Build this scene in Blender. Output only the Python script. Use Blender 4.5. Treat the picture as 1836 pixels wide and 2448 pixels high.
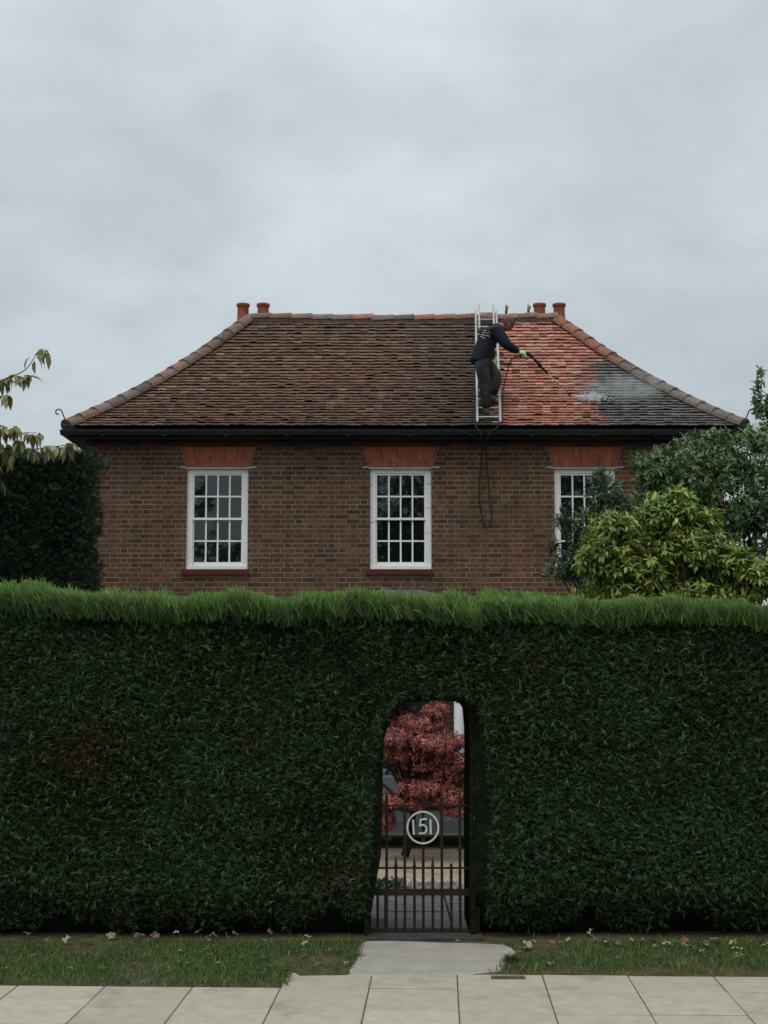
import bpy, math, random
import numpy as np
from mathutils import Vector, Matrix
for _o in list(bpy.data.objects): bpy.data.objects.remove(_o)
R = math.radians
scene = bpy.context.scene
col = scene.collection
rng = np.random.default_rng(7); random.seed(7)

# ---------------------------------------------------------------- camera
CAM = Vector((0.0, 0.0, 2.4)); F = 3400.0; TH = math.atan(366/3400.0)
ct, st = math.cos(TH), math.sin(TH)
cam_d = bpy.data.cameras.new('camera'); cam = bpy.data.objects.new('camera', cam_d); col.objects.link(cam)
cam.location = CAM; cam.rotation_euler = (R(90)+TH, R(-0.0), 0)
cam_d.sensor_fit = 'VERTICAL'; cam_d.sensor_height = 24; cam_d.sensor_width = 18
cam_d.lens = F/2448*24; cam_d.clip_end = 2000; cam_d.clip_start = 0.1
scene.camera = cam
def ray(px, py):
    u = (px-918)/F; v = (1224-py)/F
    return u, ct - v*st, st + v*ct
def at(px, py, Y):
    """point of the place seen at photo pixel (px,py), Y metres in front of the camera"""
    u, yd, zd = ray(px, py); k = Y/yd
    return Vector((u*k, Y, CAM.z + zd*k))

# ---------------------------------------------------------------- sky, sun, exposure
w = bpy.data.worlds.new('World'); scene.world = w; w.use_nodes = True
nt = w.node_tree; nt.nodes.clear(); N = nt.nodes.new; L = nt.links.new
SUN_EL, SUN_AZ = R(60), R(205)
sky = N('ShaderNodeTexSky'); sky.sky_type = 'NISHITA'; sky.sun_disc = False
sky.sun_elevation = SUN_EL; sky.sun_rotation = SUN_AZ
bg1 = N('ShaderNodeBackground'); bg1.inputs['Strength'].default_value = 0.1; L(sky.outputs[0], bg1.inputs[0])
tc = N('ShaderNodeTexCoord'); sep = N('ShaderNodeSeparateXYZ'); L(tc.outputs['Generated'], sep.inputs[0])
def M(op, a, b=None, c=None):
    n = N('ShaderNodeMath'); n.operation = op
    for i, x in enumerate((a, b, c)):
        if x is None: continue
        if isinstance(x, (int, float)): n.inputs[i].default_value = x
        else: L(x, n.inputs[i])
    return n.outputs[0]
zc = M('MAXIMUM', sep.outputs['Z'], 0.0)
den = M('ADD', zc, 0.42)
cmb = N('ShaderNodeCombineXYZ'); L(M('DIVIDE', sep.outputs['X'], den), cmb.inputs[0]); L(M('DIVIDE', sep.outputs['Y'], den), cmb.inputs[1])
mp = N('ShaderNodeMapping'); L(cmb.outputs[0], mp.inputs[0]); mp.inputs['Location'].default_value = (1.7, 0.35, 0); mp.inputs['Scale'].default_value = (1.0, 1.2, 1)
n1 = N('ShaderNodeTexNoise'); n1.inputs['Scale'].default_value = 2.1; n1.inputs['Detail'].default_value = 7; n1.inputs['Roughness'].default_value = 0.55; n1.inputs['Distortion'].default_value = 0.3
L(mp.outputs[0], n1.inputs['Vector'])
rp = N('ShaderNodeValToRGB'); n2 = N('ShaderNodeTexNoise'); n2.inputs['Scale'].default_value = 7; n2.inputs['Detail'].default_value = 8; n2.inputs['Roughness'].default_value = 0.55; n2.inputs['Distortion'].default_value = 0.3
L(mp.outputs[0], n2.inputs['Vector'])
L(M('ADD', M('MULTIPLY', n1.outputs[0], 0.68), M('MULTIPLY', n2.outputs[0], 0.32)), rp.inputs[0])
e = rp.color_ramp.elements
e[0].position = 0.36; e[0].color = (0.420, 0.475, 0.505, 1)
e[1].position = 0.64; e[1].color = (0.590, 0.660, 0.690, 1)
grad = M('ADD', M('MULTIPLY', zc, 1.0), 0.86)          # an overcast sky is brighter overhead
sc_ = N('ShaderNodeVectorMath'); sc_.operation = 'SCALE'; L(rp.outputs[0], sc_.inputs[0]); L(grad, sc_.inputs['Scale'])
bg2 = N('ShaderNodeBackground'); L(sc_.outputs[0], bg2.inputs[0]); bg2.inputs['Strength'].default_value = 1.0
mx = N('ShaderNodeMixShader'); mx.inputs[0].default_value = 0.93; L(bg1.outputs[0], mx.inputs[1]); L(bg2.outputs[0], mx.inputs[2])
wo = N('ShaderNodeOutputWorld'); L(mx.outputs[0], wo.inputs[0])
sd = bpy.data.lights.new('sun', 'SUN'); sd.energy = 1.3; sd.angle = R(40); sd.color = (1, 0.95, 0.88)
sun = bpy.data.objects.new('sun', sd); col.objects.link(sun)
_dir = Vector((math.sin(SUN_AZ)*math.cos(SUN_EL), math.cos(SUN_AZ)*math.cos(SUN_EL), math.sin(SUN_EL)))
sun.rotation_euler = _dir.to_track_quat('Z', 'Y').to_euler(); sun.location = (-6, -10, 30)
vs = scene.view_settings; vs.view_transform = 'Standard'; vs.look = 'None'; vs.exposure = 0.0; vs.gamma = 1.0
scene.cycles.max_bounces = 6; scene.cycles.transparent_max_bounces = 8; scene.cycles.volume_bounces = 1
scene.cycles.use_denoising = True

# ---------------------------------------------------------------- materials
def lin(r, g, b):
    f = lambda x: (x/255/12.92) if x <= 10.3 else ((x/255+0.055)/1.055)**2.4
    return (f(r), f(g), f(b))
def mat(name, c=(0.5, 0.5, 0.5), rough=0.8, metal=0.0, spec=0.3, var=0.0, vscale=6.0, attr=False, bump=0.0, bscale=60.0, trans=0.0, c2=None, c2scale=3.0, c2lo=0.5, c2hi=0.7, stretch=None, ior=None):
    m = bpy.data.materials.new(name); m.use_nodes = True
    t = m.node_tree; t.nodes.clear(); N = t.nodes.new; L = t.links.new
    p = N('ShaderNodeBsdfPrincipled'); o = N('ShaderNodeOutputMaterial')
    p.inputs['Roughness'].default_value = rough; p.inputs['Metallic'].default_value = metal
    p.inputs['Specular IOR Level'].default_value = spec
    if ior: p.inputs['IOR'].default_value = ior
    tc = N('ShaderNodeTexCoord'); vec = tc.outputs['Object']
    if stretch:
        mpn = N('ShaderNodeMapping'); mpn.inputs['Scale'].default_value = stretch; L(vec, mpn.inputs[0]); vec = mpn.outputs[0]
    if attr:
        a = N('ShaderNodeAttribute'); a.attribute_name = 'Col'; base = a.outputs['Color']
    else:
        rgb = N('ShaderNodeRGB'); rgb.outputs[0].default_value = (*c, 1); base = rgb.outputs[0]
    if c2:
        n = N('ShaderNodeTexNoise'); n.inputs['Scale'].default_value = c2scale; n.inputs['Detail'].default_value = 6; n.inputs['Roughness'].default_value = 0.65
        L(vec, n.inputs['Vector'])
        r = N('ShaderNodeMapRange'); r.inputs[1].default_value = c2lo; r.inputs[2].default_value = c2hi; L(n.outputs[0], r.inputs[0])
        mixn = N('ShaderNodeMixRGB'); L(r.outputs[0], mixn.inputs[0]); L(base, mixn.inputs[1]); mixn.inputs[2].default_value = (*c2, 1); base = mixn.outputs[0]
    if var:
        n = N('ShaderNodeTexNoise'); n.inputs['Scale'].default_value = vscale; n.inputs['Detail'].default_value = 8; n.inputs['Roughness'].default_value = 0.6
        L(vec, n.inputs['Vector'])
        r = N('ShaderNodeMapRange'); r.inputs[1].default_value = 0.3; r.inputs[2].default_value = 0.7; r.inputs[3].default_value = 1-var; r.inputs[4].default_value = 1+var; L(n.outputs[0], r.inputs[0])
        mul = N('ShaderNodeVectorMath'); mul.operation = 'SCALE'; L(base, mul.inputs[0]); L(r.outputs[0], mul.inputs['Scale']); base = mul.outputs[0]
    L(base, p.inputs['Base Color'])
    if bump:
        n = N('ShaderNodeTexNoise'); n.inputs['Scale'].default_value = bscale; n.inputs['Detail'].default_value = 5; L(vec, n.inputs['Vector'])
        b = N('ShaderNodeBump'); b.inputs['Strength'].default_value = bump; b.inputs['Distance'].default_value = 0.01; L(n.outputs[0], b.inputs['Height']); L(b.outputs[0], p.inputs['Normal'])
    if trans:
        tr = N('ShaderNodeBsdfTranslucent'); L(base, tr.inputs[0])
        ms = N('ShaderNodeMixShader'); ms.inputs[0].default_value = trans; L(p.outputs[0], ms.inputs[1]); L(tr.outputs[0], ms.inputs[2]); L(ms.outputs[0], o.inputs[0])
    else: L(p.outputs[0], o.inputs[0])
    return m
MT = {
 'brick': mat('brick', attr=True, rough=0.92, spec=0.15, var=0.28, vscale=9, bump=0.5, bscale=90),
 'mortar': mat('mortar', (0.245, 0.170, 0.116), rough=0.95, spec=0.1, var=0.3, vscale=2.5, bump=0.4, c2=(0.20, 0.14, 0.10), c2scale=1.3),
 'tile': mat('clay_tile', attr=True, rough=0.7, spec=0.3, var=0.3, vscale=14, bump=0.5, bscale=60),
 'wall_dark': mat('inner_wall', (0.12, 0.08, 0.06), rough=0.95),
 'white': mat('white_paint', (0.86, 0.87, 0.86), rough=0.45, spec=0.4, var=0.05, vscale=8, c2=(0.42, 0.38, 0.32), c2scale=7, c2lo=0.70, c2hi=0.78),
 'peel': mat('peeling_white_paint', (0.86, 0.87, 0.86), rough=0.55, spec=0.4, var=0.06, vscale=8, c2=(0.30, 0.26, 0.21), c2scale=5, c2lo=0.60, c2hi=0.64, stretch=(1, 1, 4)),
 'arch_joint': mat('arch_joint', (0.50, 0.30, 0.21), rough=0.95, var=0.2),
 'red_sill': mat('red_sill_paint', (0.105, 0.018, 0.020), rough=0.5, var=0.2),
 'black_pvc': mat('black_gutter', (0.012, 0.015, 0.022), rough=0.35, spec=0.5, var=0.2),
 'fascia': mat('dark_fascia', (0.010, 0.011, 0.014), rough=0.6),
 'iron': mat('gate_iron', (0.013, 0.009, 0.007), rough=0.6, spec=0.3, var=0.4, vscale=12, c2=(0.04, 0.016, 0.008), c2scale=9),
 'number': mat('number_paint', (0.58, 0.58, 0.52), rough=0.6, var=0.12, vscale=20),
 'alu': mat('ladder_aluminium', (0.38, 0.39, 0.40), rough=0.5, metal=0.25, spec=0.5, var=0.1),
 'wood_old': mat('weathered_ladder', (0.22, 0.19, 0.11), rough=0.7, var=0.3, vscale=20),
 'rubber': mat('black_rubber', (0.012, 0.012, 0.012), rough=0.6),
 'brass': mat('lance_tube', (0.42, 0.33, 0.22), rough=0.5, metal=0.3),
 'jacket': mat('navy_jacket', (0.007, 0.009, 0.015), rough=0.85, var=0.3, vscale=8, bump=0.5, bscale=14),
 'trouser': mat('grey_trousers', (0.017, 0.017, 0.018), rough=0.9, var=0.3, vscale=6, bump=0.5, bscale=14, c2=(0.06, 0.054, 0.044), c2scale=3.0, c2lo=0.46, c2hi=0.62),
 'skin': mat('skin', (0.30, 0.125, 0.085), rough=0.55, var=0.1),
 'hair': mat('short_brown_hair', (0.09, 0.045, 0.03), rough=0.8, var=0.3, vscale=60),
 'glove': mat('lime_glove', (0.40, 0.80, 0.32), rough=0.6, var=0.12),
 'print': mat('jacket_print', (0.45, 0.48, 0.52), rough=0.7),
 'boot': mat('work_boot', (0.075, 0.066, 0.052), rough=0.8, var=0.3),
 'pot': mat('terracotta_pot', (0.29, 0.085, 0.05), rough=0.8, var=0.25, vscale=10),
 'lead': mat('lead_roof', (0.095, 0.10, 0.105), rough=0.5, var=0.25, vscale=4),
 'bark': mat('bark', (0.045, 0.034, 0.026), rough=0.95, var=0.4, vscale=25, bump=0.6),
 'leaf': mat('leaf', attr=True, rough=0.45, spec=0.35, trans=0.28),
 'leaf_gloss': mat('glossy_leaf', attr=True, rough=0.42, spec=0.4, trans=0.2),
 'needle': mat('conifer_frond', attr=True, rough=0.6, spec=0.2, trans=0.12),
 'needle_top': mat('conifer_new_growth', attr=True, rough=0.6, spec=0.2, trans=0.3),
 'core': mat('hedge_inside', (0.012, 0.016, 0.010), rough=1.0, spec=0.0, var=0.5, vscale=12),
 'grass': mat('grass_blade', attr=True, rough=0.6, spec=0.2, trans=0.25),
 'soil': mat('verge_soil', (0.085, 0.08, 0.038), rough=1.0, spec=0.05, var=0.4, vscale=6, bump=1.0, bscale=40, c2=(0.10, 0.075, 0.05), c2scale=2.2, c2lo=0.45, c2hi=0.6),
 'ground': mat('garden_ground', (0.05, 0.055, 0.028), rough=1.0, spec=0.05, var=0.4, vscale=3, bump=0.6),
 'slab': mat('concrete_slab', attr=True, rough=0.9, spec=0.15, var=0.12, vscale=7, bump=0.25, bscale=220, c2=(0.21, 0.19, 0.155), c2scale=1.8, c2lo=0.55, c2hi=0.85),
 'joint': mat('slab_joint', (0.12, 0.105, 0.08), rough=1.0, spec=0.0, var=0.4, vscale=12),
 'apron': mat('worn_concrete', (0.36, 0.335, 0.295), rough=0.95, spec=0.1, var=0.14, vscale=5, bump=0.25, bscale=160, c2=(0.39, 0.36, 0.31), c2scale=1.6),
 'gravel': mat('driveway_gravel', (0.38, 0.31, 0.23), rough=1.0, spec=0.1, var=0.3, vscale=40, bump=0.8, bscale=120, c2=(0.25, 0.19, 0.14), c2scale=1.4, c2lo=0.5, c2hi=0.65),
 'pathslab': mat('garden_path_slab', (0.20, 0.19, 0.18), rough=0.9, spec=0.15, var=0.3, vscale=7, bump=0.5),
 'asphalt': mat('asphalt', (0.05, 0.05, 0.05), rough=0.9, var=0.2, vscale=40, bump=0.5),
 'stone': mat('rough_stone', (0.58, 0.55, 0.50), rough=0.9, var=0.4, vscale=14, bump=0.6),
 'metal_cover': mat('metal_cover', (0.09, 0.085, 0.075), rough=0.7, var=0.4, vscale=18, bump=0.6),
 'carpaint': mat('grey_blue_car_paint', (0.24, 0.30, 0.36), rough=0.3, spec=0.5),
 'carglass': mat('car_glass', (0.02, 0.025, 0.03), rough=0.03, spec=0.6, ior=1.9),
 'tyre': mat('tyre_rubber', (0.012, 0.012, 0.012), rough=0.8),
 'rim': mat('wheel_rim', (0.08, 0.08, 0.085), rough=0.4, metal=0.5),
 'lamp_red': mat('tail_lamp', (0.2, 0.01, 0.01), rough=0.2),
 'dry': mat('dry_leaf', attr=True, rough=0.85, spec=0.15, trans=0.1),
 'door': mat('door_paint', (0.02, 0.035, 0.03), rough=0.4),
}
# old window glass: slightly wavy, the unlit room's darkness put into its opaque base colour
mg = mat('window_glass', (0.006, 0.008, 0.008), rough=0.015, spec=0.5, ior=1.75, bump=0.03, bscale=3.0); MT['glass'] = mg

# ---------------------------------------------------------------- helpers
class MB:
    def __init__(s): s.v = []; s.f = []; s.c = []; s.color = (0.5, 0.5, 0.5)
    def add(s, vs, fs, c=None):
        o = len(s.v); s.v += [tuple(p) for p in vs]; s.f += [tuple(i+o for i in q) for q in fs]; s.c += [c or s.color]*len(vs)
    def quad(s, a, b, c_, d, c=None): s.add((a, b, c_, d), ((0, 1, 2, 3),), c)
    def box(s, x0, x1, y0, y1, z0, z1, c=None):
        s.add([(x0,y0,z0),(x1,y0,z0),(x1,y1,z0),(x0,y1,z0),(x0,y0,z1),(x1,y0,z1),(x1,y1,z1),(x0,y1,z1)],
              [(0,3,2,1),(4,5,6,7),(0,1,5,4),(1,2,6,5),(2,3,7,6),(3,0,4,7)], c)
    def tube(s, pts, r, n=8, c=None, cap=True):
        pts = [Vector(p) for p in pts]; k = len(pts); rs = r if isinstance(r, (list, tuple)) else [r]*k
        vs = []; ref = None
        for i, p in enumerate(pts):
            d = (pts[min(i+1, k-1)]-pts[max(i-1, 0)])
            d = d.normalized() if d.length > 1e-9 else Vector((0, 0, 1))
            if ref is None: ref = Vector((0, 0, 1)) if abs(d.z) < 0.9 else Vector((1, 0, 0))
            a = (ref - d*ref.dot(d)).normalized(); b = d.cross(a); ref = a
            for j in range(n):
                t = 2*math.pi*j/n; vs.append(p + (a*math.cos(t)+b*math.sin(t))*rs[i])
        fs = [(i*n+j, i*n+(j+1) % n, (i+1)*n+(j+1) % n, (i+1)*n+j) for i in range(k-1) for j in range(n)]
        if cap: fs += [tuple(range(n))[::-1], tuple((k-1)*n+j for j in range(n))]
        s.add(vs, fs, c)
    def lathe(s, prof, cx, cy, n=24, c=None):
        vs = [(cx+r*math.cos(2*math.pi*j/n), cy+r*math.sin(2*math.pi*j/n), z) for r, z in prof for j in range(n)]
        fs = [(i*n+j, i*n+(j+1) % n, (i+1)*n+(j+1) % n, (i+1)*n+j) for i in range(len(prof)-1) for j in range(n)]
        s.add(vs, fs, c)
    def build(s, name, m, parent=None, smooth=False, uvs=None):
        me = bpy.data.meshes.new(name); me.from_pydata(s.v, [], s.f)
        a = me.color_attributes.new('Col', 'FLOAT_COLOR', 'POINT')
        a.data.foreach_set('color', np.array([(x[0], x[1], x[2], 1.0) for x in s.c], np.float32).ravel())
        return link(name, me, m, parent, smooth)
def link(name, me, m, parent=None, smooth=False):
    me.materials.append(m)
    if smooth: me.polygons.foreach_set('use_smooth', np.ones(len(me.polygons), bool))
    me.update()
    o = bpy.data.objects.new(name, me); col.objects.link(o)
    if parent is not None: o.parent = parent
    return o
def origin(o, p):
    """move a mesh object's origin to p, keeping it where it is"""
    p = Vector(p); o.data.transform(Matrix.Translation(-p)); o.location = p; return o
def empty(name, label, cat, loc=(0, 0, 0), group=None):
    o = bpy.data.objects.new(name, None); col.objects.link(o); o.empty_display_size = 0.2
    o['label'] = label; o['category'] = cat
    if group: o['group'] = group
    return o
def tag(o, label, cat, group=None, kind=None):
    o['label'] = label; o['category'] = cat
    if group: o['group'] = group
    if kind: o['kind'] = kind
    return o
def struct(o): o['kind'] = 'structure'; return o
def leaves(name, m, tv, tf, pos, dirs, nrm, scale, cols, parent=None, wid=None):
    """many copies of one leaf shape (tv: x across, y along, z out of the blade) in ONE mesh"""
    tv = np.asarray(tv, np.float32); n = len(pos); k = len(tv)
    d = dirs/np.maximum(np.linalg.norm(dirs, axis=1, keepdims=True), 1e-9)
    x = np.cross(d, nrm); x /= np.maximum(np.linalg.norm(x, axis=1, keepdims=True), 1e-9)
    z = np.cross(x, d)
    sc = np.asarray(scale, np.float32).reshape(-1, 1, 1); wd = sc if wid is None else sc*np.asarray(wid, np.float32).reshape(-1, 1, 1)
    V = pos[:, None, :] + (x[:, None, :]*tv[None, :, :1])*wd + (d[:, None, :]*tv[None, :, 1:2] + z[:, None, :]*tv[None, :, 2:3])*sc
    V = V.reshape(-1, 3).astype(np.float32)
    fl = [len(q) for q in tf]; loops = np.concatenate([np.array(q) for q in tf])
    LI = (loops[None, :] + (np.arange(n)*k)[:, None]).ravel().astype(np.int32)
    LT = np.tile(np.array(fl, np.int32), n); LS = np.concatenate([[0], np.cumsum(LT)[:-1]]).astype(np.int32)
    me = bpy.data.meshes.new(name)
    me.vertices.add(len(V)); me.vertices.foreach_set('co', V.ravel())
    me.loops.add(len(LI)); me.loops.foreach_set('vertex_index', LI)
    me.polygons.add(len(LT)); me.polygons.foreach_set('loop_start', LS)
    me.update(calc_edges=True); me.validate()
    C = np.ones((n, k, 4), np.float32); C[:, :, :3] = np.asarray(cols, np.float32)[:, None, :]
    a = me.color_attributes.new('Col', 'FLOAT_COLOR', 'POINT'); a.data.foreach_set('color', C.ravel())
    return link(name, me, m, parent)
LEAF_V = [(0,0,0), (0,1,-0.20), (0,.33,.0), (0,.68,-.05), (.44,.28,.07), (.42,.62,.02), (-.44,.28,.07), (-.42,.62,.02)]
LEAF_F = [(0,4,2), (4,5,3,2), (5,1,3), (0,2,6), (2,3,7,6), (3,1,7)]
# a flat feathery conifer spray: axis with side twiglets
FR_V, FR_F = [], []
def _dia(p, q, wd):
    p = np.array(p, float); q = np.array(q, float); d = q-p; nrm = np.array((-d[1], d[0], 0)); nrm = nrm/np.linalg.norm(nrm)*wd; m_ = p+d*0.45
    o = len(FR_V); FR_V.extend([tuple(p), tuple(m_+nrm), tuple(q), tuple(m_-nrm)]); FR_F.append((o, o+1, o+2, o+3))
_dia((0,0,0), (0,1,-0.16), 0.036)
for _i, (_y, _l) in enumerate(((0.10,0.46), (0.30,0.42), (0.50,0.36), (0.70,0.26))):
    for _s in (-1, 1): _dia((0,_y,-0.01*_i), (_s*_l*0.50, _y+_l*0.85, 0.08-0.05*_i), 0.034)
# a loose strand of conifer twig, curved, with two short side twigs
ST_V, ST_F = [], []
def _strip(pts, wd):
    o = len(ST_V); k = len(pts)
    for i, (x, y, z) in enumerate(pts):
        w_ = wd*(1-i/(k-1))**.6 if i < k-1 else wd*.15
        ST_V.extend([(x-w_, y, z), (x+w_, y, z)])
    for i in range(k-1): ST_F.append((o+2*i, o+2*i+1, o+2*i+3, o+2*i+2))
_strip([(0,0,0), (.02,.35,.07), (-.03,.70,.05), (-.12,1.0,-.12)], .05)
_strip([(.02,.40,.04), (.15,.68,.03), (.20,.86,-.03)], .045)
def unit(a): return a/np.maximum(np.linalg.norm(a, axis=-1, keepdims=True), 1e-9)
def vnoise(x, y, seed=0, sc=1.0):
    """cheap smooth 2-D value noise in -1..1"""
    r = np.random.default_rng(seed).uniform(-1, 1, (64, 64)); x = np.asarray(x, float)*sc+100; y = np.asarray(y, float)*sc+100
    xi = np.floor(x).astype(int); yi = np.floor(y).astype(int); fx = x-xi; fy = y-yi; fx = fx*fx*(3-2*fx); fy = fy*fy*(3-2*fy)
    g = lambda i, j: r[i % 64, j % 64]
    return (g(xi,yi)*(1-fx)+g(xi+1,yi)*fx)*(1-fy)+(g(xi,yi+1)*(1-fx)+g(xi+1,yi+1)*fx)*fy
def jit(c, n, v=0.25, hue=0.08):
    k = np.exp(rng.normal(0, v, (n, 1))); return np.clip(np.array(c)[None, :]*k*(1+rng.normal(0, hue, (n, 3))), 0.001, 0.95)

# ---------------------------------------------------------------- ground, pavement, path, driveway
b = MB(); b.quad((-300,-300,-0.03), (300,-300,-0.03), (300,600,-0.03), (-300,600,-0.03)); struct(b.build('ground', MT['ground']))
b = MB(); b.quad((-60,-3.0,-0.026), (60,-3.0,-0.026), (60,5.0,-0.026), (-60,5.0,-0.026)); struct(b.build('road', MT['asphalt']))
KX = 0.0388
def pav(a, e_): return (a + KX*(e_-11.37), e_ - KX*a)      # pavement frame, turned 2.2 degrees
b = MB()
p = [pav(-9, 4.9), pav(9, 4.9), pav(9, 11.45), pav(-9, 11.45)]
b.quad(*[(x, y, -0.012) for x, y in p])
b.box(-60, 60, 4.98, 5.12, -0.2, -0.004)
struct(b.build('pavement_bed', MT['joint']))
b = MB(); W = 0.662
for i in range(-14, 14):
    a0 = 0.567 + i*W; a1 = a0 + W
    jt = random.uniform(-0.05, 0.05) if i != 0 else 0.0
    rows = [11.45, 10.92+jt, 10.22+jt*0.5] + [10.22-0.7*k+jt*0.5 for k in range(1, 8)]
    if a1 < -0.70: rows = rows[1:]; rows[0] = 10.93
    for k in range(len(rows)-1):
        e1, e0 = rows[k], rows[k+1]; g = 0.0045; hz = random.uniform(-0.002, 0.003); tl = random.uniform(-0.002, 0.002)
        c = np.array((0.430, 0.385, 0.310))*random.uniform(0.93, 1.06)
        q = [pav(a0+g, e0+g), pav(a1-g, e0+g), pav(a1-g, e1-g), pav(a0+g, e1-g)]; qi = [pav(a0+g+.006, e0+g+.006), pav(a1-g-.006, e0+g+.006), pav(a1-g-.006, e1-g-.006), pav(a0+g+.006, e1-g-.006)]
        zt = 0.0+hz
        vs = [(x, y, -0.011) for x, y in q] + [(x, y, zt-0.004) for x, y in q] + [(x, y, zt+tl*(1 if j < 2 else -1)) for j, (x, y) in enumerate(qi)]
        fs = [(0,1,5,4),(1,2,6,5),(2,3,7,6),(3,0,4,7),(4,5,9,8),(5,6,10,9),(6,7,11,10),(7,4,8,11),(8,9,10,11)]
        b.add(vs, fs, tuple(c))
struct(b.build('pavement', MT['slab']))
# concrete apron in front of the gate (ragged outline)
ap = []
for px, py in ((878,2252),(930,2251),(1000,2253),(1080,2256),(1140,2257),(1203,2260),(1222,2268),(1230,2277),(1218,2290),(1206,2303),(1196,2322),(1110,2329),(1000,2331),(900,2332),(840,2331),(836,2322),(850,2300),(858,2288),(856,2272),(862,2258)):
    u, yd, zd = ray(px, py); ap.append(at(px, py, -2.4*yd/zd))
b = MB(); n = len(ap); cx = sum((q for q in ap), Vector())/n
ring2 = [q + (q-cx).normalized()*0.03 for q in ap]
b.add([(q.x, q.y, 0.0065) for q in ap] + [(q.x, q.y, -0.02) for q in ring2], [tuple(range(n))[::-1]] + [(i, (i+1) % n, n+(i+1) % n, n+i) for i in range(n)])
struct(b.build('concrete_apron', MT['apron']))
# garden side
b = MB(); b.quad((-9,15.62,-0.012), (9,15.62,-0.012), (9,22.3,-0.012), (-9,22.3,-0.012)); struct(b.build('driveway', MT['gravel']))
b = MB()
for i in range(-2, 3):
    for k in range(5):
        x0 = 0.32+i*0.62; y0 = 13.32+k*0.46; hz = random.uniform(-.004, .004)
        b.box(x0-0.30, x0+0.30, y0+.006, y0+0.454, -0.05, 0.004+hz)
struct(b.build('garden_path', MT['pathslab']))
b = MB()
nx, ny = 60, 14
for j in range(ny+1):
    for i in range(nx+1):
        x = -9+18*i/nx; y = 10.86 + (13.35-10.86)*j/ny
        b.v.append((x, y, -0.018 + 0.014*min(1, j/3) + 0.012*float(vnoise(x, y, 3, 2.0)))); b.c.append((0, 0, 0))
for j in range(ny):
    for i in range(nx):
        a = j*(nx+1)+i; b.f.append((a, a+1, a+nx+2, a+nx+1))
struct(b.build('verge_soil', MT['soil'], smooth=True))
cov = MB(); c0 = pav(0.98, 11.30)
cov.box(-0.13, 0.13, -0.05, 0.05, -0.01, 0.009); cov.box(-0.10, 0.10, -0.028, 0.028, 0.009, 0.013)
o = cov.build('access_cover', MT['metal_cover']); o.location = (c0[0]-0.02, c0[1]+0.03, 0); tag(o, 'small grey metal access cover let into the pavement slab by the gate', 'cover')

# ---------------------------------------------------------------- grass verge
apx = np.array([(q.x, q.y) for q in ap])
def inside(poly, x, y):
    r = np.zeros(len(x), bool); j = len(poly)-1
    for i in range(len(poly)):
        xi, yi = poly[i]; xj, yj = poly[j]
        with np.errstate(divide='ignore', invalid='ignore'):
            r ^= ((yi > y) != (yj > y)) & (x < (xj-xi)*(y-yi)/(yj-yi+1e-12)+xi)
        j = i
    return r
n = 130000
gx = rng.uniform(-5.2, 5.2, n); gy = rng.uniform(10.88, 13.0, n)
edge = np.where(gx < -0.72, 10.93, 11.46) - KX*gx
nz = vnoise(gx, gy, 11, 1.6)*0.8 + vnoise(gx, gy, 12, 5)*0.5
dE = gy-edge
keep = (dE > 0.005+0.03*np.abs(nz)) & ~inside(apx*0.955+apx.mean(0)*0.045, gx, gy) & ~((np.abs(gx-0.42) < 0.60) & (gy > 12.3))
pr = np.clip(0.30 + dE*2.2, 0, 1)*np.clip((12.78-gy+0.16*nz)*4, 0.02, 1)*np.clip(0.75+1.1*nz, 0.06, 1)
keep &= rng.uniform(0, 1, n) < pr
gx, gy, nz, dE = gx[keep], gy[keep], nz[keep], dE[keep]; n = len(gx)
pos = np.stack([gx, gy, np.full(n, -0.01)], 1)
d = np.stack([rng.normal(0, .55, n), rng.normal(0, .55, n), np.ones(n)], 1)
nrm = unit(np.stack([rng.normal(0, 1, n), rng.normal(0, 1, n), np.zeros(n)], 1))
dry = np.clip(0.75-dE*3.5+rng.normal(0, .25, n), 0, 1)[:, None]*0.8
cg = jit((0.135, 0.195, 0.068), n, 0.3)*(1-dry) + jit((0.20, 0.17, 0.09), n, 0.25)*dry
g = leaves('grass', MT['grass'], [(-.5,0,0),(.5,0,0),(.30,.6,.05),(0,1,.16),(-.30,.6,.05)], [(0,1,2,3,4)], pos, d, nrm, rng.uniform(.025, .07, n), cg, wid=rng.uniform(.10, .17, n))
tag(g, 'short green grass growing along the verge below the hedge', 'grass', kind='stuff')
# small weeds and clover in the verge
n = 260
wx = rng.uniform(-4, 4, n); wy = rng.uniform(11.1, 12.7, n)
ok = ((wy - np.where(wx < -0.72, 10.93, 11.46)) > 0.1) & ~inside(apx, wx, wy); wx, wy = wx[ok], wy[ok]
P_, D_, C_ = [], [], []
for x, y in zip(wx, wy):
    k = random.randint(4, 7); a0 = random.uniform(0, 6.28); lt = random.random() < 0.22
    for i in range(k):
        a = a0+i*6.28/k; P_.append((x, y, 0.02)); D_.append((math.cos(a), math.sin(a), random.uniform(.1, .7))); C_.append((0.30, 0.31, 0.17) if lt else (0.075, 0.14, 0.04))
n = len(P_); g = leaves('clover', MT['leaf'], LEAF_V, LEAF_F, np.array(P_), np.array(D_), np.tile((0, 0, 1.), (n, 1)), rng.uniform(.022, .05, n), np.array(C_), wid=np.full(n, .55))
tag(g, 'scattered clover and pale weeds among the verge grass', 'weeds', kind='stuff')

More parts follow.
